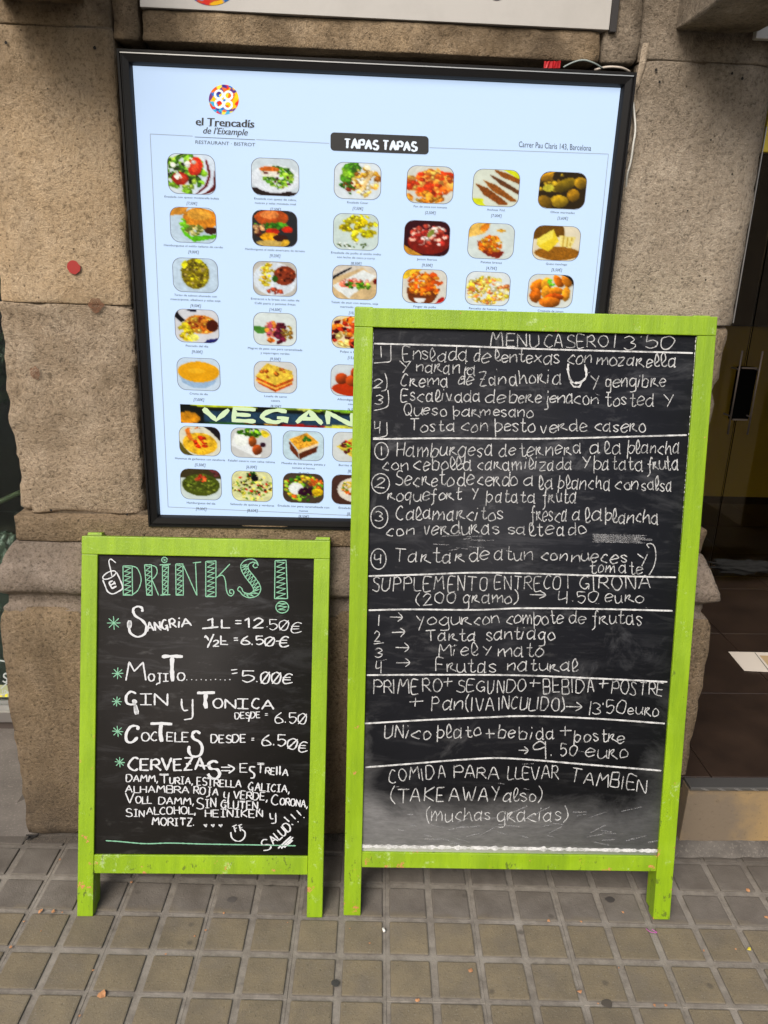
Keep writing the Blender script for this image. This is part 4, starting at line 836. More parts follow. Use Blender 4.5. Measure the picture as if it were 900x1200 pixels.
slate_big = mat_slate('blackboard_dusty', (.0065, .007, .010), True, 1.345, .745)
slate_small = mat_slate('blackboard', (.0115, .010, .0095), False, .85, .55)
_b = Board.__new__(Board)
big = board('tall_chalkboard', 'tall green framed chalkboard with the handwritten set menu, standing before the light box', BIGP, .030, .0385, .0385, .118, .155, slate_big)
sml = board('small_chalkboard', 'shorter green framed chalkboard headed DRINKS, left of the tall menu board', SMLP, .030, .0350, .0400, .098, .140, slate_small)
REC = .006
nB = Vector((0, -1, 0))
def bigpen(l=.0006): return Pen(lambda x, y: big.at(x, y, REC), nB, l)
def smlpen(l=.0006): return Pen(lambda x, y: sml.at(x, y, REC), nB, l)
def line_obj(penf, name, words, wpx, mat, parent, **kw):
    for w_ in words:
        pn = penf(); t, x0, y0, x1, y1, h = w_
        k = random.uniform(.98, 1.10); dy = random.uniform(-.7, .7)*(x1-x0 > 14)
        pn.word(t, x0, y0+dy, x1, y1-dy*.6, h*k, wpx*random.uniform(.9, 1.12), slant=random.uniform(-.02, .10), **kw); pn.build(name, mat, parent)
CH = 1.2
LINES = [
 [('MENU', 574.6, 405.6, 631.8, 406.5, 15), ('CASERO', 638, 407, 711.7, 407.5, 13.5), ('|', 720, 408.8, 722, 408.8, 15), ('3', 731, 409.8, 743, 409.8, 15), ('·', 751, 404, 752, 404, 13), ('50', 756, 408, 789.5, 409.5, 16)],
 [('|', 446.5, 418.5, 449, 418.5, 12), ('Enslada', 472, 422, 546.7, 422.5, 15), ('de', 554.8, 423.6, 572.3, 423.6, 14), ('lentexas', 580, 423.6, 655.5, 426.5, 15), ('con', 665, 425, 693, 425.5, 14), ('mozarella', 699.5, 427.7, 792, 429.5, 14.5)],
 [('Y', 468, 436.5, 481, 436.5, 13), ('naranja', 488, 437, 557, 438, 14)],
 [('2', 438, 454.7, 448.7, 454.7, 11), ('Crema', 469.7, 452, 525.7, 452, 14), ('de', 537, 451, 553.7, 451, 14), ('Zanahoria', 561.8, 452, 658, 448.5, 14.5), ('y', 692, 450, 702, 450, 14), ('gengibre', 709, 453, 780, 453.5, 14)],
 [('3', 439, 474.5, 449, 474.5, 11.5), ('Escalivada', 471, 470, 563, 471, 14), ('de', 569, 471, 591, 471, 14), ('berejena', 597, 471, 671, 473, 14), ('con', 672.6, 474, 700.7, 474, 14), ('tosted', 709, 475, 764, 475, 14), ('Y', 776.5, 476, 788, 476, 15)],
 [('Queso', 473, 486, 523, 487, 13.5), ('parmesano', 531.5, 487, 625, 488, 12.5)],
 [('4', 438, 508, 447, 508, 12), ('Tosta', 481, 505, 533, 505, 14), ('con', 541, 505.5, 571, 505.5, 13.5), ('pesto', 580, 506, 628, 506, 13.5), ('verde', 634, 506, 688, 505.5, 13.5), ('casero', 697, 505.5, 757, 505, 13)],
 [('|', 447, 534, 449, 534, 11), ('Hamburgesa', 465, 534, 578, 534, 15), ('de', 585, 534, 604, 534, 14.5), ('ternera', 608.5, 534, 681, 532, 14), ('a', 691, 530.6, 703, 530.6, 14), ('la', 709, 532, 727.6, 531, 14), ('plancha', 736, 531, 796, 531, 14.5)],
 [('con', 448.7, 550, 478, 550, 14), ('cebolla', 485, 550, 551, 550, 14), ('caramilizada', 559.5, 550, 670, 550, 14), ('Y', 681, 550, 691, 550, 14), ('patata', 696, 550, 753, 550, 14.5), ('fruta', 759, 550, 793.6, 550, 14.5)],
 [('2', 440.5, 571.5, 450.5, 571.5, 11), ('Secreto', 464, 569, 531.5, 569, 15), ('de', 536, 567.7, 555, 567.7, 14), ('cerdo', 559.5, 568.5, 605, 568.5, 14.5), ('a', 614, 569, 623.7, 569, 14), ('la', 632, 573, 647, 572, 14.5), ('plancha', 654, 572, 714, 573, 14.5), ('con', 721.5, 573, 747, 573.5, 14), ('salsa', 752, 574, 787.5, 575, 15)],
 [('roquefort', 454.5, 585.5, 539.7, 585.5, 13), ('Y', 552, 586, 560, 586, 13), ('patata', 570, 587, 626, 588, 14), ('fruta', 636, 589, 675, 588.5, 14.5)],
 [('3', 440, 611, 448, 611, 11), ('Calamarcitos', 464, 608.5, 588.7, 609, 14.5), ('fresca', 622, 609.5, 664, 610.5, 15), ('a', 670, 609, 679, 609, 14), ('la', 686, 610, 704, 610, 15), ('plancha', 709, 611, 771.6, 613.7, 14.5)],
 [('con', 452, 627, 485, 627, 13), ('verduras', 496.5, 625, 584, 625.5, 13.5), ('salteado', 595.7, 626, 686, 626.5, 14)],
 [('4', 438.5, 660, 447.5, 660, 11.5), ('Tartar', 462, 658.7, 544, 658.7, 14.5), ('de', 550, 656, 572, 656, 14.5), ('atun', 579, 656, 623.7, 656, 14), ('con', 634.7, 656, 664, 656.5, 13.5), ('nueces', 670, 658, 733.7, 659, 14), ('y', 747, 658, 759, 658, 14), ('tomate', 691, 670.5, 753, 671.5, 13)],
 [('SUPPLEMENTO', 436, 693.5, 573, 691, 14.5), ('ENTRECOT', 580, 691, 669, 690.5, 15), ('GIRONA', 679, 690, 761, 690.5, 14.5)],
 [('(200', 488, 708, 535.6, 707, 12.5), ('gramo)', 542, 706.5, 605.5, 706.7, 13.5), ('>', 619, 704, 638, 704, 12), ('4', 653, 706.7, 667, 706.7, 14), ('.', 671, 704, 672, 704, 13), ('50', 676.7, 706, 702, 706, 12.5), ('euro', 709, 706, 754, 706, 13.5)],
 [('|', 443.5, 734.5, 445.5, 734.5, 14), ('>', 456.7, 731, 470.5, 731, 13), ('yogur', 487, 731.5, 551, 731.5, 14.5), ('con', 555.6, 731.5, 584, 731, 13.5), ('compote', 594, 731, 660, 730.5, 14), ('de', 666.7, 730.5, 685.6, 730.5, 14), ('frutas', 694, 731, 752, 731.5, 14.5)],
 [('2', 438.5, 751, 446, 751, 11.5), ('>', 460, 747, 474.5, 747, 13), ('Tarta', 499, 750, 558, 750, 13.5), ('santiago', 570, 749.5, 650.7, 749, 14)],
 [('3', 438.5, 770, 447, 770, 11.5), ('>', 464, 766, 479, 766, 13), ('Miel', 514, 768, 560, 768, 13.5), ('Y', 565, 768, 575.6, 768, 12), ('mato', 584, 768, 635.6, 768, 14)],
 [('4', 441, 788, 449, 788, 12), ('>', 464, 783, 479, 783, 13), ('Frutas', 511, 786.7, 581, 786.7, 14.5), ('natural', 594, 786.5, 676.7, 785.5, 14)],
 [('PRIMERO', 438, 812, 518, 811, 14.5), ('+', 519, 806, 531, 806, 13), ('SEGUNDO', 535.6, 811, 617, 811, 14), ('+', 620, 807, 633, 807, 14), ('BEBIDA', 637, 812, 697.8, 812.5, 15), ('+', 701, 808, 712, 808, 14), ('POSTRE', 717, 813, 776.7, 816, 15)],
 [('+', 479, 830, 495.6, 830, 14), ('Pan', 506, 832, 541, 832, 15), ('(IVA', 546, 832, 579, 832, 14), ('INCULIDO)', 584, 832, 660, 833, 14), ('>', 663, 834, 682, 834, 14), ('|', 691, 836.7, 692, 836.7, 15), ('3', 694, 837, 703, 837, 14), ('·', 707, 832, 708, 832, 13), ('50', 711, 836, 732, 836, 15), ('euro', 735, 837, 772, 839, 14)],
 [('UNico', 450, 865, 504.5, 864.5, 14), ('plato', 512, 863.5, 563.6, 863, 13.5), ('+', 568, 866, 580, 866, 14), ('be', 584, 864.5, 601.6, 865, 14), ('bida', 609, 866, 650, 866.5, 14), ('+', 656.5, 865, 669, 865, 14), ('postre', 673, 868, 731.7, 870, 13.5)],
 [('>', 606, 885, 618.5, 885, 12), ('9', 626, 888, 640, 888, 16), ('.', 646, 886, 647, 886, 13), ('50', 656.5, 886.5, 676.8, 886.5, 13), ('euro', 686, 887.5, 736, 888, 14)],
 [('COMIDA', 456, 917, 523.5, 911.8, 15), ('PARA', 532, 912, 582.6, 912, 14), ('LLEVAR', 595, 912.5, 654, 913, 14.5), ('TAMBIEN', 668, 917, 755.7, 928, 14.5)],
 [('(TAKEAWAY', 458, 941, 584.7, 938, 15.5), ('also)', 589, 938.5, 634.5, 938.5, 14.5)],
 [('(muchas', 500, 963, 574, 961, 14.5), ('gracias)', 582.6, 961.5, 664, 962.5, 15)],
]
random.seed(33)
for L in LINES: line_obj(bigpen, 'chalk_word', L, CH, M['chalk'], big.e, jit=1.3, gap=1.85)
for L in ([(438.2, 402.6), (540, 405.5), (640, 409.3), (812, 413.7)], [(437, 514.5), (520, 513.5), (640, 514), (804.6, 509.8)], [(432, 675), (500, 673), (556, 671), (620, 672), (700, 674.5), (792, 676.5)],
          [(432, 715), (480, 714), (560, 714.6), (610, 712.7), (700, 713.5), (788, 715.7)], [(430, 791), (520, 790.6), (610, 791.3), (700, 795), (781.8, 799)],
          [(426.7, 847.8), (500, 843.5), (570, 840.5), (620, 839), (698, 842), (779, 847.8)], [(428.4, 899), (480, 895), (546, 889.8), (597, 888.6), (690, 896), (774.7, 903)]):
    pn = bigpen(); pn.stroke(smooth_path([Vector(p) for p in L], 6), 1.9, rough=.10); pn.build('chalk_rule', M['chalk_line'], big.e)
for cx, cy, rx, ry in ((447, 528.5, 8, 10), (446, 566.5, 10.5, 11.6), (444.5, 606, 10, 13), (443.5, 655, 9, 12)):
    a0 = random.random()*6; pn = bigpen(); pn.stroke([(cx+rx*math.cos(a0+a*.28), cy+ry*math.sin(a0+a*.28)) for a in range(24)], CH); pn.build('chalk_ring', M['chalk'], big.e)
for L in ([(458, 404.5), (458, 414), (457.5, 423), (449, 424.6), (438, 425.5)], [(451, 437), (453.5, 446), (452.5, 456), (447, 458.5)], [(454.5, 457), (455.5, 468), (454, 476), (446, 479.5), (438, 481)], [(453.3, 495), (453.5, 503), (453, 510), (445, 512.6), (437, 513)],
          [(760.6, 642), (758, 638), (763, 637), (767, 641), (768.5, 652), (766, 664), (760.5, 674)], [(438, 754.5), (450, 753)], [(545, 434.5), (549, 431), (553, 434)]):
    pn = bigpen(); pn.stroke(smooth_path([Vector(p) for p in L], 5), CH); pn.build('chalk_bracket', M['chalk'], big.e)
# rubbed cup drawing and smears
pn = bigpen()
pn.stroke(smooth_path([Vector(p) for p in ((666, 426), (665.5, 434), (668, 444), (672, 449))], 5), 2.2, rough=.35)
pn.stroke(smooth_path([Vector(p) for p in ((685, 427), (687, 436), (686, 443), (680, 448), (673, 449))], 5), 2.3, rough=.35)
pn.stroke([(668, 447), (672, 453), (679, 453.5), (682, 447)], 1.8)
pn.build('chalk_cup', M['chalk_line'], big.e)
pn = bigpen(.0004)
for k in range(9): pn.stroke([(694+random.uniform(-1, 3), 626+k*1.1), (755+random.uniform(-12, 12), 627.5+k*1.1)], 1.0)
for k in range(10): x = random.uniform(470, 560); y = random.uniform(628, 645); pn.stroke([(x, y), (x+random.uniform(8, 25), y+random.uniform(-2, 2))], 1.0)
for k in range(40):
    x = random.uniform(440, 760); y = random.uniform(950, 988); a = random.uniform(-.5, .3); L = random.uniform(6, 26); pn.stroke([(x, y), (x+L*math.cos(a), y+L*math.sin(a))], random.uniform(.7, 1.4))
for k in range(26): x = random.uniform(440, 800); y = random.uniform(395, 940); pn.stroke([(x, y), (x+random.uniform(-6, 14), y+random.uniform(-3, 3))], .8)
tag(pn.build('chalk_smear', M['faint'], big.e), kind='stuff')
pn = bigpen(.0007)
pn.stroke([(437.6, 390), (436.2, 440), (434, 520), (431, 620), (428.5, 720)], .9, rough=.5)
pn.stroke([(816, 395), (813, 440), (807, 520), (801, 600), (794.5, 690), (788, 780), (781.5, 880), (776.6, 960), (774.6, 995)], 1.5, rough=.6)
pn.stroke([(424, 991.5), (520, 992.8), (640, 994.5), (774, 997)], 3.6, rough=.5)
tag(pn.build('chalk_dust', M['chalk_line'], big.e), kind='stuff')

# ---- small board
random.seed(44)
def zig(pn, a, b, c, d, n, w_=.9):     # zigzag between edges a-b (left) and d-c (right)
    P = []
    for k in range(n+1):
        t = (k+.2)/(n+.4); p = Vector(a).lerp(Vector(b), t); q = Vector(d).lerp(Vector(c), min(1, t+.04)); P += [p+(q-p)*.12, q-(q-p)*.12]
    pn.stroke(P, w_, rough=.05)
S1 = lambda x, y: (90+x/5.625, 620+y/5.625)
S2 = lambda x, y: (230+x/5.625, 620+y/5.625)
pn = smlpen(); gw = 1.15
def bar(f, a, b, c, d, n=6):
    A_, B_, C_, D_ = f(*a), f(*b), f(*c), f(*d); pn.stroke([A_, B_, C_, D_], gw, closed=True, rough=.1); zig(pn, A_, D_, C_, B_, n)
def flush(nm='mint_letter'):
    global pn
    if pn.V: pn.build(nm, M['marker_green'], sml.e)
    pn = smlpen()
bar(S1, (305, 243), (365, 243), (368, 435), (307, 435)); pn.stroke(smooth_path([Vector(S1(*p)) for p in ((362, 243), (400, 260), (425, 330), (405, 400), (365, 435))]), gw)
flush()
bar(S1, (447, 235), (492, 235), (497, 435), (462, 435)); pn.stroke(smooth_path([Vector(S1(*p)) for p in ((490, 238), (522, 250), (530, 285), (515, 315), (495, 332))]), gw); pn.stroke([S1(497, 335), S1(540, 437)], gw)
flush()
bar(S1, (565, 242), (604, 240), (600, 432), (566, 432)); pn.stroke([S1(546, 236), S1(620, 231)], gw); pn.stroke([S1(550, 435), S1(618, 432)], gw)
pn.stroke([S1(578+18*math.cos(a*.42), 203+18*math.sin(a*.42)) for a in range(17)], gw); pn.stroke([S1(570, 197), S1(586, 203), S1(572, 210)], .8)
flush()
bar(S1, (652, 230), (700, 230), (703, 435), (655, 435)); pn.stroke([S1(703, 240), S1(790, 435)], gw); pn.stroke([S1(783, 222), S1(792, 438)], gw); pn.stroke([S1(765, 223), S1(820, 217)], gw)
flush()
bar(S2, (63, 213), (130, 210), (130, 445), (63, 445), 7); pn.stroke(smooth_path([Vector(S2(*p)) for p in ((130, 325), (165, 290), (222, 230))]), gw)
pn.stroke(smooth_path([Vector(S2(*p)) for p in ((140, 312), (175, 305), (192, 340), (198, 395), (210, 430), (232, 440), (248, 420), (240, 400), (222, 402), (222, 420), (236, 424))]), gw)
flush()
out = [(405, 250), (385, 255), (375, 238), (395, 222), (408, 240), (400, 215), (370, 198), (325, 205), (295, 235), (300, 275), (330, 325), (365, 370), (378, 405), (350, 425), (312, 415), (300, 392), (285, 380), (273, 400), (290, 415), (310, 438), (350, 452), (400, 440), (425, 400), (415, 360), (380, 310), (345, 265), (345, 235), (370, 218), (390, 222)]
pn.stroke(smooth_path([Vector(S2(*p)) for p in out], 4), gw)
inn = [((300, 240), (338, 232)), ((298, 255), (345, 240)), ((303, 272), (340, 258)), ((312, 295), (352, 275)), ((325, 315), (365, 290)), ((340, 338), (378, 308)), ((355, 355), (395, 330)), ((368, 375), (408, 350)), ((375, 390), (420, 375)), ((378, 405), (422, 395)), ((372, 415), (410, 425)), ((355, 425), (380, 445)), ((335, 425), (345, 450)), ((318, 418), (315, 440))]
P = []
for a, b in inn: P += [S2(*a), S2(*b)]
pn.stroke(P, .8, rough=.05)
flush()
bar(S2, (520, 208), (592, 205), (602, 458), (516, 458), 7)
pn.stroke([S2(567+42*math.cos(a*.3), 515+38*math.sin(a*.3)) for a in range(23)], gw); pn.stroke([S2(*p) for p in ((540, 490), (592, 492), (536, 508), (600, 512), (540, 530), (590, 533))], .9)
flush()
for cx, cy, r in ((133.5, 730, 8), (138, 789, 6.8), (137, 822, 5.8), (138, 857, 6.5), (140.5, 893, 6)):
    for k in range(4): a = k*math.pi/4+.1*random.uniform(-1, 1); pn.stroke([(cx-r*math.cos(a), cy-r*math.sin(a)), (cx+r*math.cos(a), cy+r*math.sin(a))], 1.0)
    flush('mint_star')
pn.stroke(smooth_path([Vector(p) for p in ((124, 985), (140, 986), (170, 988.5), (200, 987.8), (240, 989), (300, 990), (346.5, 991))]), 1.3)
flush('mint_line')
pn = smlpen()
pn.stroke([S1(215+46*math.cos(a*.3)*.94+0*a, 303+22*math.sin(a*.3)-.38*46*math.cos(a*.3)) for a in range(22)], 1.3)
pn.stroke(smooth_path([Vector(S1(*p)) for p in ((172, 335), (188, 375), (205, 412), (238, 427), (280, 408), (303, 385), (282, 325), (262, 285))]), 1.5)
pn.stroke(smooth_path([Vector(S1(*p)) for p in ((232, 310), (222, 260), (212, 215), (225, 198), (258, 222))]), 1.3)
for a, b in (((212, 352), (232, 392)), ((212, 352), (238, 340)), ((222, 370), (252, 355)), ((232, 392), (262, 376)), ((245, 345), (255, 365))): pn.stroke([S1(*a), S1(*b)], 1.9)
pn.build('cup_drawing', M['marker'], sml.e)
thick = lambda t: .8+.55*abs(t.y)
def sm(words, w_=1.7, mod=thick):
    w_ *= .76
    for w in words:
        pn = smlpen()
        if isinstance(w, tuple) and isinstance(w[0], str): pn.word(*w, w_, style='S', mod=mod, jit=.7, gap=1.5)
        else: pn.stroke(smooth_path([Vector(p) for p in w[0]], 5), w[1], mod=mod)
        pn.build('marker_word', M['marker'], sml.e)
S1l = lambda pts: [S1(*p) for p in pts]
S3 = lambda pts: [(110+x/3.4615, 770+y/3.4615) for x, y in pts]
S4 = lambda pts: [(110+x/3.214, 870+y/3.214) for x, y in pts]
sm([(S1l(((432, 545), (430, 520), (400, 510), (372, 530), (385, 570), (430, 600), (458, 640), (448, 690), (400, 710), (355, 685), (345, 645), (352, 608))), 2.2), ([S1(350, 602), S1(345, 650)], 4.0), ('ANGR', 173, 740.5, 206, 735.5, 10.5), ('i', 209.5, 735.5, 210.5, 735.5, 11), ('A', 213, 735, 224.5, 733.5, 9.5),
    ('1', 243, 735, 252, 735, 10.5), ([(237, 736.5), (256, 734.6)], 2.2), ('L', 260, 735.5, 267.7, 735.5, 10), ('=', 275.5, 734, 283, 734, 9), ('12', 287, 735.5, 309, 735.5, 10.5)], 2.1)
sm([('.', 313, 735, 314, 735, 9), ('5O/', 316, 738, 338, 738.5, 11.5), ('~', 341, 741, 353.5, 741, 13)], 1.3)
sm([('1', 242.5, 752, 246, 750, 7), ('/', 243, 757, 252, 756, 13), ('2', 250, 757, 257, 757, 7.5), ('L', 259, 755, 265.6, 755, 10), ('-', 259, 753, 265, 753, 4), ('=', 274, 752.5, 279, 752.5, 7), ('6.5', 283, 755.5, 308, 755.5, 10), ('O/', 311, 757, 321.5, 757, 10.5), ('-', 323, 754.5, 328, 754.5, 6), ('~', 328, 758, 338.5, 758, 11.5)], 1.9)
sm([('M', 147.5, 797.4, 171, 797.8, 21), ('O', 174, 798, 181, 798, 8), ('J', 183, 799, 190, 799, 10), ('I', 191, 798, 197.5, 798, 9), (S3(((276, -2), (318, -4), (361, -2))), 4.2), (S3(((318, 0), (317, 50), (320, 98))), 3.4), ('O', 208, 797.5, 216.5, 797.5, 9),
    ('=', 272, 793, 279, 792, 10), ('5', 284, 799, 297, 799.5, 13), ('.', 301, 799, 302, 799, 9), ('O/O/', 306, 801, 329, 801, 13.5), ('~', 331.5, 801, 343, 801, 11.5)]+[('.', 219+k*5.6, 797, 220+k*5.6, 797, 7) for k in range(10)], 1.8)
sm([(S3(((172, 148), (150, 140), (132, 158), (134, 185), (155, 192), (172, 180), (160, 176), (168, 200), (175, 232))), 2.3), ([(158.5, 826), (160.5, 837)], 4.0), ('I', 164, 826, 178, 826, 13), ('N', 181, 826, 196.5, 826, 14), ('y_', 213, 838-6, 225.5, 832, 21), ([(231, 812), (252, 811.5)], 4), (S3(((455, 148), (452, 180), (456, 208))), 3.4),
    ('O', 250, 829.5, 261, 829.5, 10.5), ('N', 264, 829.8, 276, 829.8, 11), ('I', 278, 829.8, 291, 830, 12), ('C', 295, 830.5, 304, 830.5, 12), ('A', 307, 831, 321, 831, 11)], 2.0)
sm([('DESDE', 275.5, 842.5, 305, 841, 7), (S3(((640, 225), (632, 240), (628, 262))), 1.3), ('=', 310.5, 840, 314, 840, 5), ('6.5O/', 322, 846.5, 359, 848, 12.5)], 1.4)
sm([(S3(((180, 295), (175, 280), (150, 282), (132, 310), (134, 340), (155, 345), (178, 325))), 2.6), ('O', 166, 868, 175, 868, 10), ('C', 177, 868, 184, 868, 10), (S3(((230, 270), (275, 269), (318, 272))), 4), (S3(((273, 272), (270, 310), (276, 343))), 3.4), ('ELE', 195.5, 868.5, 221, 869, 10.5),
    (S3(((432, 310), (415, 300), (400, 312), (405, 330), (430, 345), (440, 370), (430, 398), (400, 402), (385, 380), (388, 360))), 2.6), ('DESDE', 247.5, 870.5, 288, 870, 9), ('=', 294.5, 869.5, 298, 869.5, 6), ('6.5', 307, 873, 334, 874, 12.5), ('O/', 337, 877, 348, 878, 12.5), ('~', 350, 881, 360.5, 881, 12)], 1.7)
sm([('C', 150.5, 902.5, 162, 903, 16), ('ERVEZA', 165, 902.5, 240, 902, 13.5), ([(234, 897.5), (247, 897)], 2), (S4(((468, 76), (450, 70), (432, 82), (440, 98), (465, 102), (474, 120), (460, 136), (440, 132), (430, 118))), 2.8)], 2.6)
sm([([(259, 899), (270, 899)], 1.6), ([(259, 903), (270, 903)], 1.6), ([(267, 896), (274.5, 900.5), (268, 906)], 1.6), ('E', 281.5, 905, 290, 905, 9.5), (S4(((608, 92), (590, 92), (588, 104), (604, 118), (602, 132), (590, 134))), 1.6), ('T', 301, 905.5, 309, 906, 11), ('RE', 311, 907, 322, 908, 8), ([(324.5, 898), (324.3, 908)], 1.4), ([(328.2, 897.5), (328, 908)], 1.4), ('A', 331, 908.5, 337.5, 909, 8)], 1.5)
sm([('DAMM,', 148, 915.5, 184.7, 916.5, 8), ('T', 187, 918, 198, 918, 11), ('URIA,', 199, 918, 225.5, 919, 8), ('ES', 231, 920.5, 242, 920.5, 9), ('T', 243, 921, 250, 921, 10), ('RELLA', 251, 921.5, 282.5, 922.5, 8.5), ('GALICIA,', 291, 926, 338.7, 929, 9)], 1.5)
sm([('ALHAMBRA', 147, 928.5, 221.4, 929, 8), ('ROJA', 227, 930, 255.6, 932, 8.5), ('y_', 262, 935-1, 267.5, 935, 11), ('VERDE,', 273.5, 935, 313, 938, 9), ('C', 318, 943, 326, 943, 12), ('ORONA,', 328, 943, 360, 946, 8)], 1.5)
sm([('V', 147, 941, 157, 941, 12), ('OLL', 159, 941, 177, 941.5, 8.5), ('DAMM,', 186, 942, 226.7, 943, 8), ('S', 230, 948, 238, 948, 13), ('IN', 240.5, 946, 253, 946, 10), ('GLUTEN,', 259, 947, 304.5, 948.5, 9)], 1.5)
sm([('S', 147.5, 957, 154.5, 957, 10), ('IN', 157, 957, 169, 957, 8), ('ALCOHOL,', 172, 954.5, 229, 953.5, 8.5), ('HEINIKEN', 240.7, 957, 307.6, 957.5, 8.5), ('y_', 316.5, 959, 323, 959, 11)], 1.5)
sm([('MORITZ.', 178.5, 967, 228, 967.5, 9)]+[([(x, 966), (x+1.5, 967.5), (x+3.4, 966), (x+1.8, 969)], 1.4) for x in (239, 247.5, 256.5)]+[([(270.5+8.5*0, 975), (271.5, 981), (276, 985), (282, 985.3), (286.5, 981), (287, 975), (283, 971.5)], 1.3),
    ([(272, 968.5), (277.5, 966.5)], 1.2), ([(274, 968), (276, 975)], 1.2), ([(279, 967.5), (283.5, 966)], 1.2), ([(280.5, 967), (282, 974)], 1.2), ([(274.8, 971), (277.8, 970)], 1.0), ([(281, 970.5), (284, 969.5)], 1.0)], 1.6)
sm([('S', 309.5, 998, 318, 994, 12.5), ('ALUD', 321, 990, 342.5, 971, 10), ('!', 340, 970.5, 347, 963, 15), ('!', 346, 966.5, 353, 960, 14), ('!', 353, 962, 360, 955, 13),
    ([(326, 994), (341, 980)], 1.6), ([(329.5, 994), (343.5, 981)], 1.6), ([(333, 993), (343, 984.5)], 1.6)], 1.7)

# ================================================================== LEFT: shop window
shop = empty('shop_window', (-1.7, .48, 0)); tag(shop, 'dark shop window with round sticker beside the pier', 'shop window')
def PW(v): return Vector(v)-Vector((-1.7, .48, 0))
gl = N('shop_glass'); gl.color((.75, .82, .78)); gl.set(Roughness=.02, Transmission_Weight=1.0, IOR=1.45); gl = gl.m
g = MB(); a = PW((-2.69, .478, .075)); b = PW((-.81, .484, 2.34)); g.box(a.x, b.x, a.y, b.y, a.z, b.z); g.build('pane', gl, shop)
steel = plain('brushed_steel', (.42, .40, .39), .35, .85)
g = MB(); g.box(-.99, .89, -.035, .03, .035, .075, .004); g.build('sill', steel, shop)
g = MB(); g.box(-.99, .89, -.015, .03, 0, .035, .002); g.build('sill_foot', plain('dark_sill', (.06, .045, .038), .7), shop)
atW = lambda px, py: PW(W(px, py, .477))
nW = Vector((0, -1, 0))
pn = Pen(atW, nW, .0006); pn.stroke([(0+18.5*math.cos(a*.2), 794+20*math.sin(a*.2)) for a in range(33)], 1.6, rough=0)
pn.word('S', 3, 799, 8, 799.5, 10, 1.8); pn.word('I', -6, 799, -5, 799, 10, 1.8); pn.stroke([(1, 813-6), (10, 799)], 1.4); pn.word('IN', 3, 812, 10, 812.4, 4, .9)
pn.build('round_sticker', plain('white_sticker', (.40, .43, .42), .5), shop)
pn = Pen(atW, nW, .0004)
for k in range(40): x0 = 12-6*k; pn.poly([(x0, 812.8), (x0+3.0, 812.8), (x0+2.6, 816.5), (x0-.4, 816.5)])
pn.build('yellow_stripe', plain('yellow_tape', (.75, .65, .02), .5), shop)
pn = Pen(atW, nW, .0002); pn.poly([(-300, 790), (13, 803), (13, 817), (-300, 817)]); pn.build('pale_strip', plain('pale_green_film', (.34, .36, .20), .5), shop)
# dim shop interior
room = empty('shop_interior', (-1.7, 1.5, 0)); tag(room, kind='structure')
def PR(v): return Vector(v)-Vector((-1.7, 1.5, 0))
dark = plain('dark_interior', (.018, .022, .018), .8)
g = MB(); g.box(-1.0, .9, .9, 1.0, 0, 2.6); g.box(-1.05, -1.0, -1.0, 1.0, 0, 2.6); g.box(.885, .935, -.99, 1.0, 0, 2.6); g.box(-1.0, .88, -.98, .9, 2.4, 2.5); g.build('interior_wall', dark, room)
g = MB(); g.box(-1.0, .88, -.98, .9, .04, .06); g.build('display_floor', plain('display_floor', (.06, .07, .055), .7), room)
tu = MB(); tu.tube([W(-40, 605, .62), W(-10, 592, .62), W(24, 577, .62)], .0085, 10); tag(tu.build('green_tube', plain('dull_green', (.10, .13, .06), .5), smooth=True), 'dull green tube slanting behind the left shop window', 'tube')
def lump(name, c, r, mat, seed, label, cat, sc=(1, 1, 1), amp=.35, fr=3):
    bm = bmesh.new(); bmesh.ops.create_icosphere(bm, subdivisions=4, radius=1)
    for v in bm.verts: v.co = Vector((v.co.x*sc[0], v.co.y*sc[1], v.co.z*sc[2]))*r*(1+amp*noise.noise(v.co*fr+Vector((seed, 0, 0)))+amp*.4*noise.noise(v.co*fr*3))+Vector(c)
    me = bpy.data.meshes.new(name); bm.to_mesh(me); bm.free(); me.materials.append(mat); me.polygons.foreach_set('use_smooth', [True]*len(me.polygons))
    o = bpy.data.objects.new(name, me); COL.objects.link(o); return tag(o, label, cat)
lump('plastic_bag', W(8, 646, .62), .052, plain('grey_green_plastic', (.16, .22, .17), .2), 3, 'crumpled grey green plastic bag behind the left shop window', 'bag', (.8, .8, 1.2), .5, 3.5)
g = MB(); c = W(2, 672, .63); g.box(c.x-.30, c.x+.07, c.y-.08, c.y+.12, .06, c.z+.0, .01); tag(g.build('display_box', plain('teal_box', (.035, .06, .05), .6)), 'dark teal display box under the plastic bag in the shop window', 'box')
lump('houseplant', W(2, 430, .66), .05, plain('dark_leaf', (.015, .04, .012), .5), 8, 'dark leafy plant seen dimly at mid height in the shop window', 'plant', (1, 1, 1.5), .9, 4)

# ================================================================== RIGHT: doorway
FZ = .195
step = empty('doorstep', (1.4, 0, 0)); tag(step, 'ochre stone doorstep with metal nosing right of the tall chalkboard', 'doorstep')
def PS(v): return Vector(v)-Vector((1.4, 0, 0))
ochre = N('ochre_stone'); gg = ochre.geo()
oc = ochre.mix(ochre.ramp(ochre.math('ADD', ochre.noise(5, 6, .65, gg), ochre.mr(ochre.sep(gg)[0], .95, 1.08, -.15, .18)), (.34, 0.0), (.70, 1.0)), (.15, .115, .08), (.33, .215, .085))
ochre.color(ochre.mix(ochre.ramp(ochre.noise(90, 4, .7, gg), (.30, .5), (.42, 0.0)), oc, (.06, .045, .03))); ochre.set(Roughness=.75); ochre.bump(ochre.noise(80, 4, .7, gg), .5, .002); ochre = ochre.m
g = MB(); g.box(.86-1.4, 2.0-1.4, -.045, .40, .026, FZ-.009, .003); g.build('riser', ochre, step)
V = []; Fc = []; n = 90
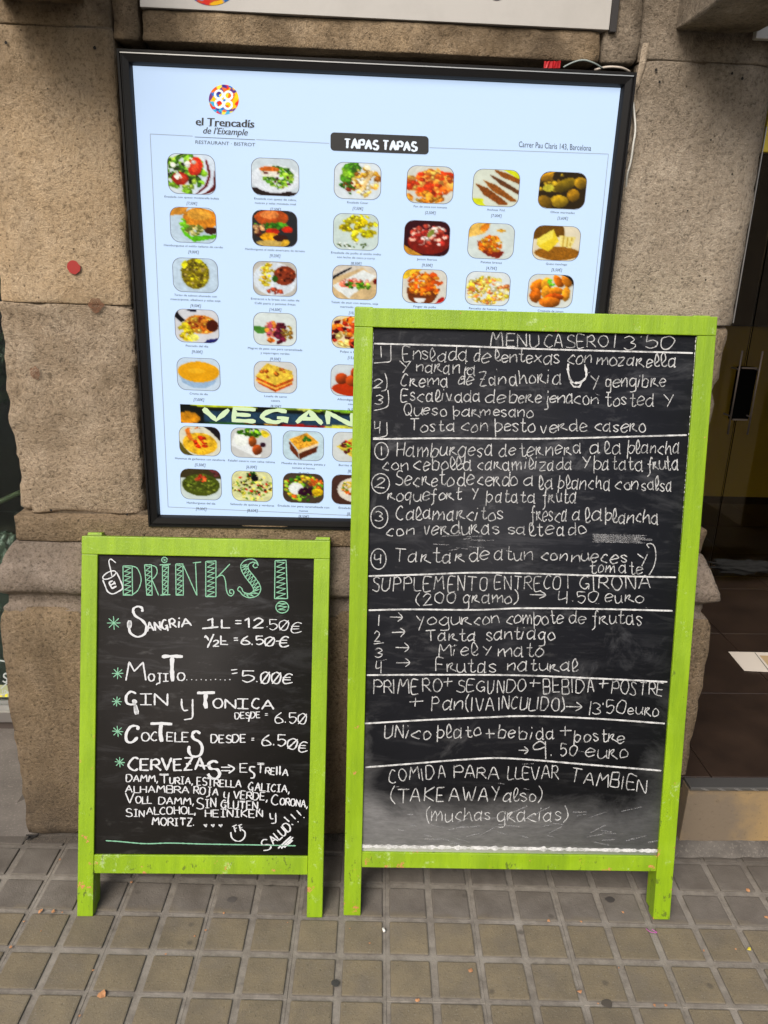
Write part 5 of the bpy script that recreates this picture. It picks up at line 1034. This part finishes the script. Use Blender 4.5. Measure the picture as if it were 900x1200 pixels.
for i in range(n+1):
    x = .84-1.4+1.16*i/n; h1 = .006*noise.noise((x*22, 0, 0)); V += [(x, -.075+.01*noise.noise((x*18, 4, 0)), .002), (x, -.063+.004*noise.noise((x*40, 4, 0)), .016+h1), (x, -.050, .027+h1), (x, -.03, .030)]
for i in range(n):
    for k in range(3): Fc.append((i*4+k, i*4+4+k, i*4+5+k, i*4+k+1))
mesh_obj('rough_footing', V, Fc, mat_concrete('rough_mortar', (.055, .048, .042), (.13, .115, .10), .004), step, True)
g = MB(); g.box(.86-1.4, 2.0-1.4, -.052, -.012, FZ-.0085, FZ+.001, .002); tr = g.build('metal_nosing', plain('worn_aluminium', (.16, .155, .15), .42, .7), step)
g = MB()
for k in range(26):
    x = .90+.042*k-1.4; g.quad((x, -.0526, FZ-.0070), (x+.003, -.0526, FZ-.0070), (x-.012, -.0526, FZ-.001), (x-.015, -.0526, FZ-.001))
    g.quad((x+.006, -.0526, FZ-.0070), (x+.009, -.0526, FZ-.0070), (x-.006, -.0526, FZ-.001), (x-.009, -.0526, FZ-.001))
g.build('tread_rib', plain('bright_aluminium', (.6, .6, .6), .3, .8), tr)
# interior floor of large dark brown tiles
inn_ = empty('restaurant_floor', (1.4, 0, FZ)); tag(inn_, kind='structure')
g = MB(); g.box(-.75, 3.2, -.01, 4.2, -.03, -.006); g.build('floor_bed', plain('dark_grout', (.015, .011, .009), .8), inn_)
bt = N('brown_floor_tile'); bo = bt.geo(); bt.color(bt.mix(bt.ramp(bt.noise(7, 6, .65, bo), (.35, 0.0), (.7, 1.0)), (.018, .011, .008), (.036, .022, .015))); bt.set(Roughness=.42); bt.bump(bt.noise(40, 4, .6, bo), .2, .001); bt = bt.m
g = MB(); g.box(-.1985, .1985, -.1985, .1985, -.006, 0, .0012, 1)
tme = bpy.data.meshes.new('floor_tile'); tme.from_pydata([tuple(v) for v in g.V], [], g.F); tme.materials.append(bt)
for i in range(5):
    for j in range(6):
        o = bpy.data.objects.new('floor_tile', tme); COL.objects.link(o); o.parent = inn_; o.location = (-.5375+.2+.4*i-.33, .19+.4*j, random.uniform(-.0005, .0005))
# room shell
shell = empty('restaurant_interior', (1.6, 1, 0)); tag(shell, kind='structure')
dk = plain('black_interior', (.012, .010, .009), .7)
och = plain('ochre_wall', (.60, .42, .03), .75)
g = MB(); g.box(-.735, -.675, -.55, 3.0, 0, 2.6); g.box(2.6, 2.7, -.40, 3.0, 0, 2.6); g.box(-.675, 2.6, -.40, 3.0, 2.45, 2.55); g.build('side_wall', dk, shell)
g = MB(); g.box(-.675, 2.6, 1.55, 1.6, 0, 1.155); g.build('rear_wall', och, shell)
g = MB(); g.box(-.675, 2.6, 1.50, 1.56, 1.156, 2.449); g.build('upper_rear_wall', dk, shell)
# glass door pair
dr = empty('glass_door', (1.75, 1.30, FZ)); tag(dr, 'dark glass double door with two long steel pull bars inside the doorway', 'door')
DY = 1.30
def PD(v): return Vector(v)-Vector((1.75, 1.30, FZ))
tint = N('tinted_glass'); tint.color((.5, .48, .42)); tint.set(Roughness=.03, Transmission_Weight=1.0, IOR=1.45); tint = tint.m
seam_x = W(870, 450, DY).x
for x0, x1 in ((.98, seam_x-.003), (seam_x+.003, 2.7)):
    a = PD((x0, DY, FZ)); b = PD((x1, DY+.008, 2.3)); g = MB(); g.box(a.x, b.x, a.y, b.y, .008, b.z); g.build('leaf', tint, dr)
bars = plain('steel_pull', (.16, .13, .11), .5, .6)
za, zb = W(868, 411, DY-.06).z, W(858, 509, DY-.06).z
for px0, px1 in ((869.8, 853.0), (893.8, 876)):
    a = W(px0, 411, DY-.06); b = W(px1, 509, DY-.06); xm = (a.x+b.x)/2
    g = MB(); g.tube([PD((xm, DY-.06, za)), PD((xm, DY-.06, zb))], .0034, 10)
    for z in (za-.07, zb+.07): g.tube([PD((xm, DY-.06, z)), PD((xm, DY, z))], .003, 8)
    g.build('pull_bar', bars, dr, True)
a = W(878, 430, DY-.02); b = W(864, 492, DY-.02); xm = (a.x+b.x)/2
g = MB(); g.box(xm-.035-1.75, xm+.035-1.75, -.03, -.001, b.z-FZ, a.z-FZ, .004); lk = g.build('lock_case', plain('black_lock', (.002, .002, .002), .95, 0, Specular_IOR_Level=.0), dr)
g = MB(); g.box(xm-.03-1.75, xm+.03-1.75, -.034, -.029, a.z-FZ-.006, a.z-FZ); g.box(xm-.03-1.75, xm+.03-1.75, -.034, -.029, b.z-FZ, b.z-FZ+.006); g.build('lock_strip', bars, lk)
# paper lying on the floor
pq = [G(853.5, 764, FZ+.002), G(884, 764.5, FZ+.002), G(905, 765, FZ+.002), G(925, 790, FZ+.002), G(900, 787.5, FZ+.002), G(872, 786, FZ+.002)]
g = MB(); k = len(pq); top = [p+Vector((0, 0, .0012)) for p in pq]; g.V = pq+top; g.F = [tuple(range(k-1, -1, -1)), tuple(range(k, 2*k))]+[(i, (i+1) % k, k+(i+1) % k, k+i) for i in range(k)]
pap = g.build('paper_sheet', plain('pale_card', (.60, .54, .47), .7)); tag(pap, 'pale cardboard sheet lying on the dark floor inside the doorway', 'sheet')
g = MB(); q = [G(884, 764.6, FZ+.0036), G(885, 764.6, FZ+.0036), G(903, 787.6, FZ+.0036), G(901.6, 787.6, FZ+.0036)]; g.quad(*q); g.build('fold_line', plain('dark_fold', (.1, .1, .09), .8), pap)
g = MB(); g.quad(G(890, 768, FZ+.0036), G(905, 768.5, FZ+.0036), G(915, 782, FZ+.0036), G(900, 780, FZ+.0036)); g.build('printed_patch', plain('tan_print', (.42, .30, .16), .7), pap)
# dark low shape at the back of the room
lump('door_mat_roll', W(872, 664, 1.22), .05, plain('black_cloth', (.006, .006, .006), .9), 4, 'low black heap on the floor against the glass door', 'cloth', (2.6, .6, .5), .6, 3)
# yellow panel hanging at the doorway and white fascia over it
a = W(893.5, 178, .20); g = MB(); g.box(a.x, a.x+.35, .20, .215, a.z, a.z+.40, .002); tag(g.build('yellow_panel', plain('yellow_board', (.55, .42, .03), .5)), 'mustard yellow board hanging at the top of the doorway', 'board')
a = W(885.5, 45, .04); g = MB(); g.box(a.x, a.x+.9, .04, .055, a.z, a.z+.35, .002); tag(g.build('white_fascia_sign', white), 'white sign board over the doorway, right of the stone console', 'shop sign')

# ================================================================== small litter on the pavement
random.seed(5)
leafm = plain('dry_leaf', (.46, .22, .10), .7); leafd = plain('dry_leaf_dark', (.36, .17, .08), .7)
def leaf(px, py, s, z=.0012, mat=None):
    c = G(px, py, z); n = 7; V = [Vector((0, 0, .0016*s/5))]; a0 = random.random()*6.28
    for k in range(n):
        a = a0+k*2*math.pi/n; r = s*.001*random.uniform(.55, 1.25); V.append(Vector((r*math.cos(a), r*math.sin(a), random.uniform(0, .35)*r)))
    o = mesh_obj('dry_leaf', V, [(0, 1+k, 1+(k+1) % n) for k in range(n)], mat or random.choice([leafm, leafd])); o.location = c
    sm_ = o.modifiers.new('thick', 'SOLIDIFY'); sm_.thickness = .0005
    return tag(o, 'small orange brown scrap of dry leaf lying on the paving', 'leaf', 'dry leaf scraps scattered on the paving')
o = leaf(119, 1165, 9); o['label'] = 'largest curled dry leaf scrap, on the paving at bottom left'; del o['group']
LEAVES = [((47, 1068, 6), 'orange dry leaf scrap on the joint left of the small board left foot'), ((63, 1068, 4.5), 'smaller orange leaf scrap between another scrap and the small board left foot'), ((73, 1069, 2), 0), ((70, 1007, 3), 'leaf scrap in the joint near the wall, left of the small chalkboard'),
 ((154, 1034, 4), 'leaf scrap in the shade under the small chalkboard, near its left foot'), ((28, 1080, 2.5), 0), ((12, 1110, 3.5), 'leaf scrap in the joint at the left edge of the paving'), ((48, 1091, 1.8), 0), ((109, 1137, 2.5), 'tiny leaf scrap just above the large curled leaf'),
 ((241, 1090, 3), 'leaf scrap in the long joint below the middle of the small chalkboard'), ((228, 1097, 2.2), 0), ((262, 1070, 2.6), 'leaf scrap on the cross joint behind the small board feet'), ((194, 1118, 2.4), 0), ((410, 1088, 1.6), 0), ((433, 1105, 2.5), 'leaf scrap on the paving square below the tall board left foot'),
 ((552, 1137, 6), 'large pale orange leaf scrap on a paving square below the middle of the tall board'), ((489, 1172, 5), 'leaf scrap on the bottom joint, left of the middle of the tall board'), ((643, 1079, 4), 'leaf scrap on the joint in front of the tall board, left of centre right'), ((681, 1080, 2.5), 0),
 ((730, 1069, 3.5), 'leaf scrap on the grey row just left of the tall board right foot'), ((679, 1162, 4.5), 'leaf scrap in a lengthwise joint near the brownish gum spot'), ((725, 1134, 2.2), 0), ((767, 1178, 3.5), 'left one of two leaf scraps lying together on the lowest joint'), ((780, 1178, 4), 'right one of two leaf scraps lying together on the lowest joint'),
 ((825, 1114, 2.6), 'leaf scrap in a joint left of the yellow leaf scrap'), ((862, 1112, 2.2), 0), ((876, 1043, 6), 'flat orange leaf scrap on the joint in front of the ochre doorstep'), ((898, 1075, 4), 'leaf scrap at the right edge of the paving below the doorstep'), ((93, 1190, 2.6), 0), ((337, 1081, 1.8), 0), ((701, 1176, 1.8), 0)]
for (px, py, s), lb in LEAVES:
    o = leaf(px, py, s)
    if lb: o['label'] = lb
    else: o['label'] = 'tiny orange leaf crumb a few millimetres across on the paving'
gum = N('old_gum'); gum.color((.035, .034, .033)); gum.set(Roughness=.7); gum = gum.m
def flatspot(name, px, py, r, mat, label, cat, sx=1, grp=None, z=.0009):
    c = G(px, py, z); n = 18; V = [Vector((0, 0, .0009))]
    for k in range(n):
        a = k*2*math.pi/n; rr = r*(1+.3*noise.noise((math.cos(a)+px, math.sin(a), 0))); V.append(Vector((rr*sx*math.cos(a), rr*math.sin(a), 0)))
    o = mesh_obj(name, V, [(0, 1+k, 1+(k+1) % n) for k in range(n)], mat, None, True); o.location = c; return tag(o, label, cat, grp)
flatspot('gum_spot', 393, 1152, .0085, gum, 'round black gum spot on a paving joint, bottom centre left', 'gum spot')
flatspot('gum_spot', 711, 1176, .0095, plain('gum_brown', (.06, .05, .04), .8), 'brownish gum spot on the lower paving joint, right of centre', 'gum spot', 1.2)
flatspot('gum_spot', 272, 1054, .009, plain('gum_grey', (.07, .062, .056), .8), 'dark grey stain on the paving under the small chalkboard', 'gum spot', 1.3)
flatspot('gum_spot', 715, 1054, .009, plain('gum_black', (.04, .035, .032), .8), 'dark smudge on the paving beside the tall board right foot', 'gum spot', 1.3)
bu = MB(); c = G(449.5, 1089.5, .004); bu.tube([c+Vector((-.001, .004, 0)), c+Vector((.002, -.005, 0))], .0028, 8); tag(bu.build('cigarette_end', plain('white_paper', (.7, .68, .64), .7), smooth=True), 'small white cigarette end in a paving joint near the centre', 'cigarette end')
bu = MB(); bu.tube(smooth_path([G(757, 1088, .003), G(762, 1092, .004), G(770, 1093, .003), G(764, 1089, .004)]), .0007, 5); tag(bu.build('pink_thread', plain('magenta', (.45, .08, .35), .6)), 'tiny magenta thread on the joint by the tall board right foot', 'thread')
leafy = leaf(878, 1112, 5, mat=plain('yellow_leaf', (.6, .5, .05), .6)); leafy['label'] = 'bright yellow leaf scrap in a paving joint at right'; del leafy['group']
bu = MB(); c = G(40, 981, .006)
for k in range(6): bu.tube([c+Vector((random.uniform(-.012, .012), random.uniform(-.008, .008), random.uniform(-.003, .006))), c+Vector((random.uniform(-.02, .02), random.uniform(-.014, .01), random.uniform(0, .014)))], .002, 5)
tag(bu.build('debris_heap', plain('black_debris', (.015, .013, .012), .8)), 'small heap of black debris at the left foot of the stone base', 'debris')
# dirt swept into the corner between wall and paving
dm = mat_chalk('corner_dirt', (.10, .085, .07), .47, .0)
V = []; Fc = []; n = 120
for i in range(n+1):
    x = -.80+1.66*i/n; V += [(x, .004, .0045), (x, -.018-.02*max(0, noise.noise((x*9, 0, 0))+.3), .0025)]
mesh_obj('wall_foot_dirt', V, [(2*i, 2*i+1, 2*i+3, 2*i+2) for i in range(n)], dm)
tag(bpy.data.objects['wall_foot_dirt'], 'grey dirt gathered along the foot of the stone base', kind='stuff')
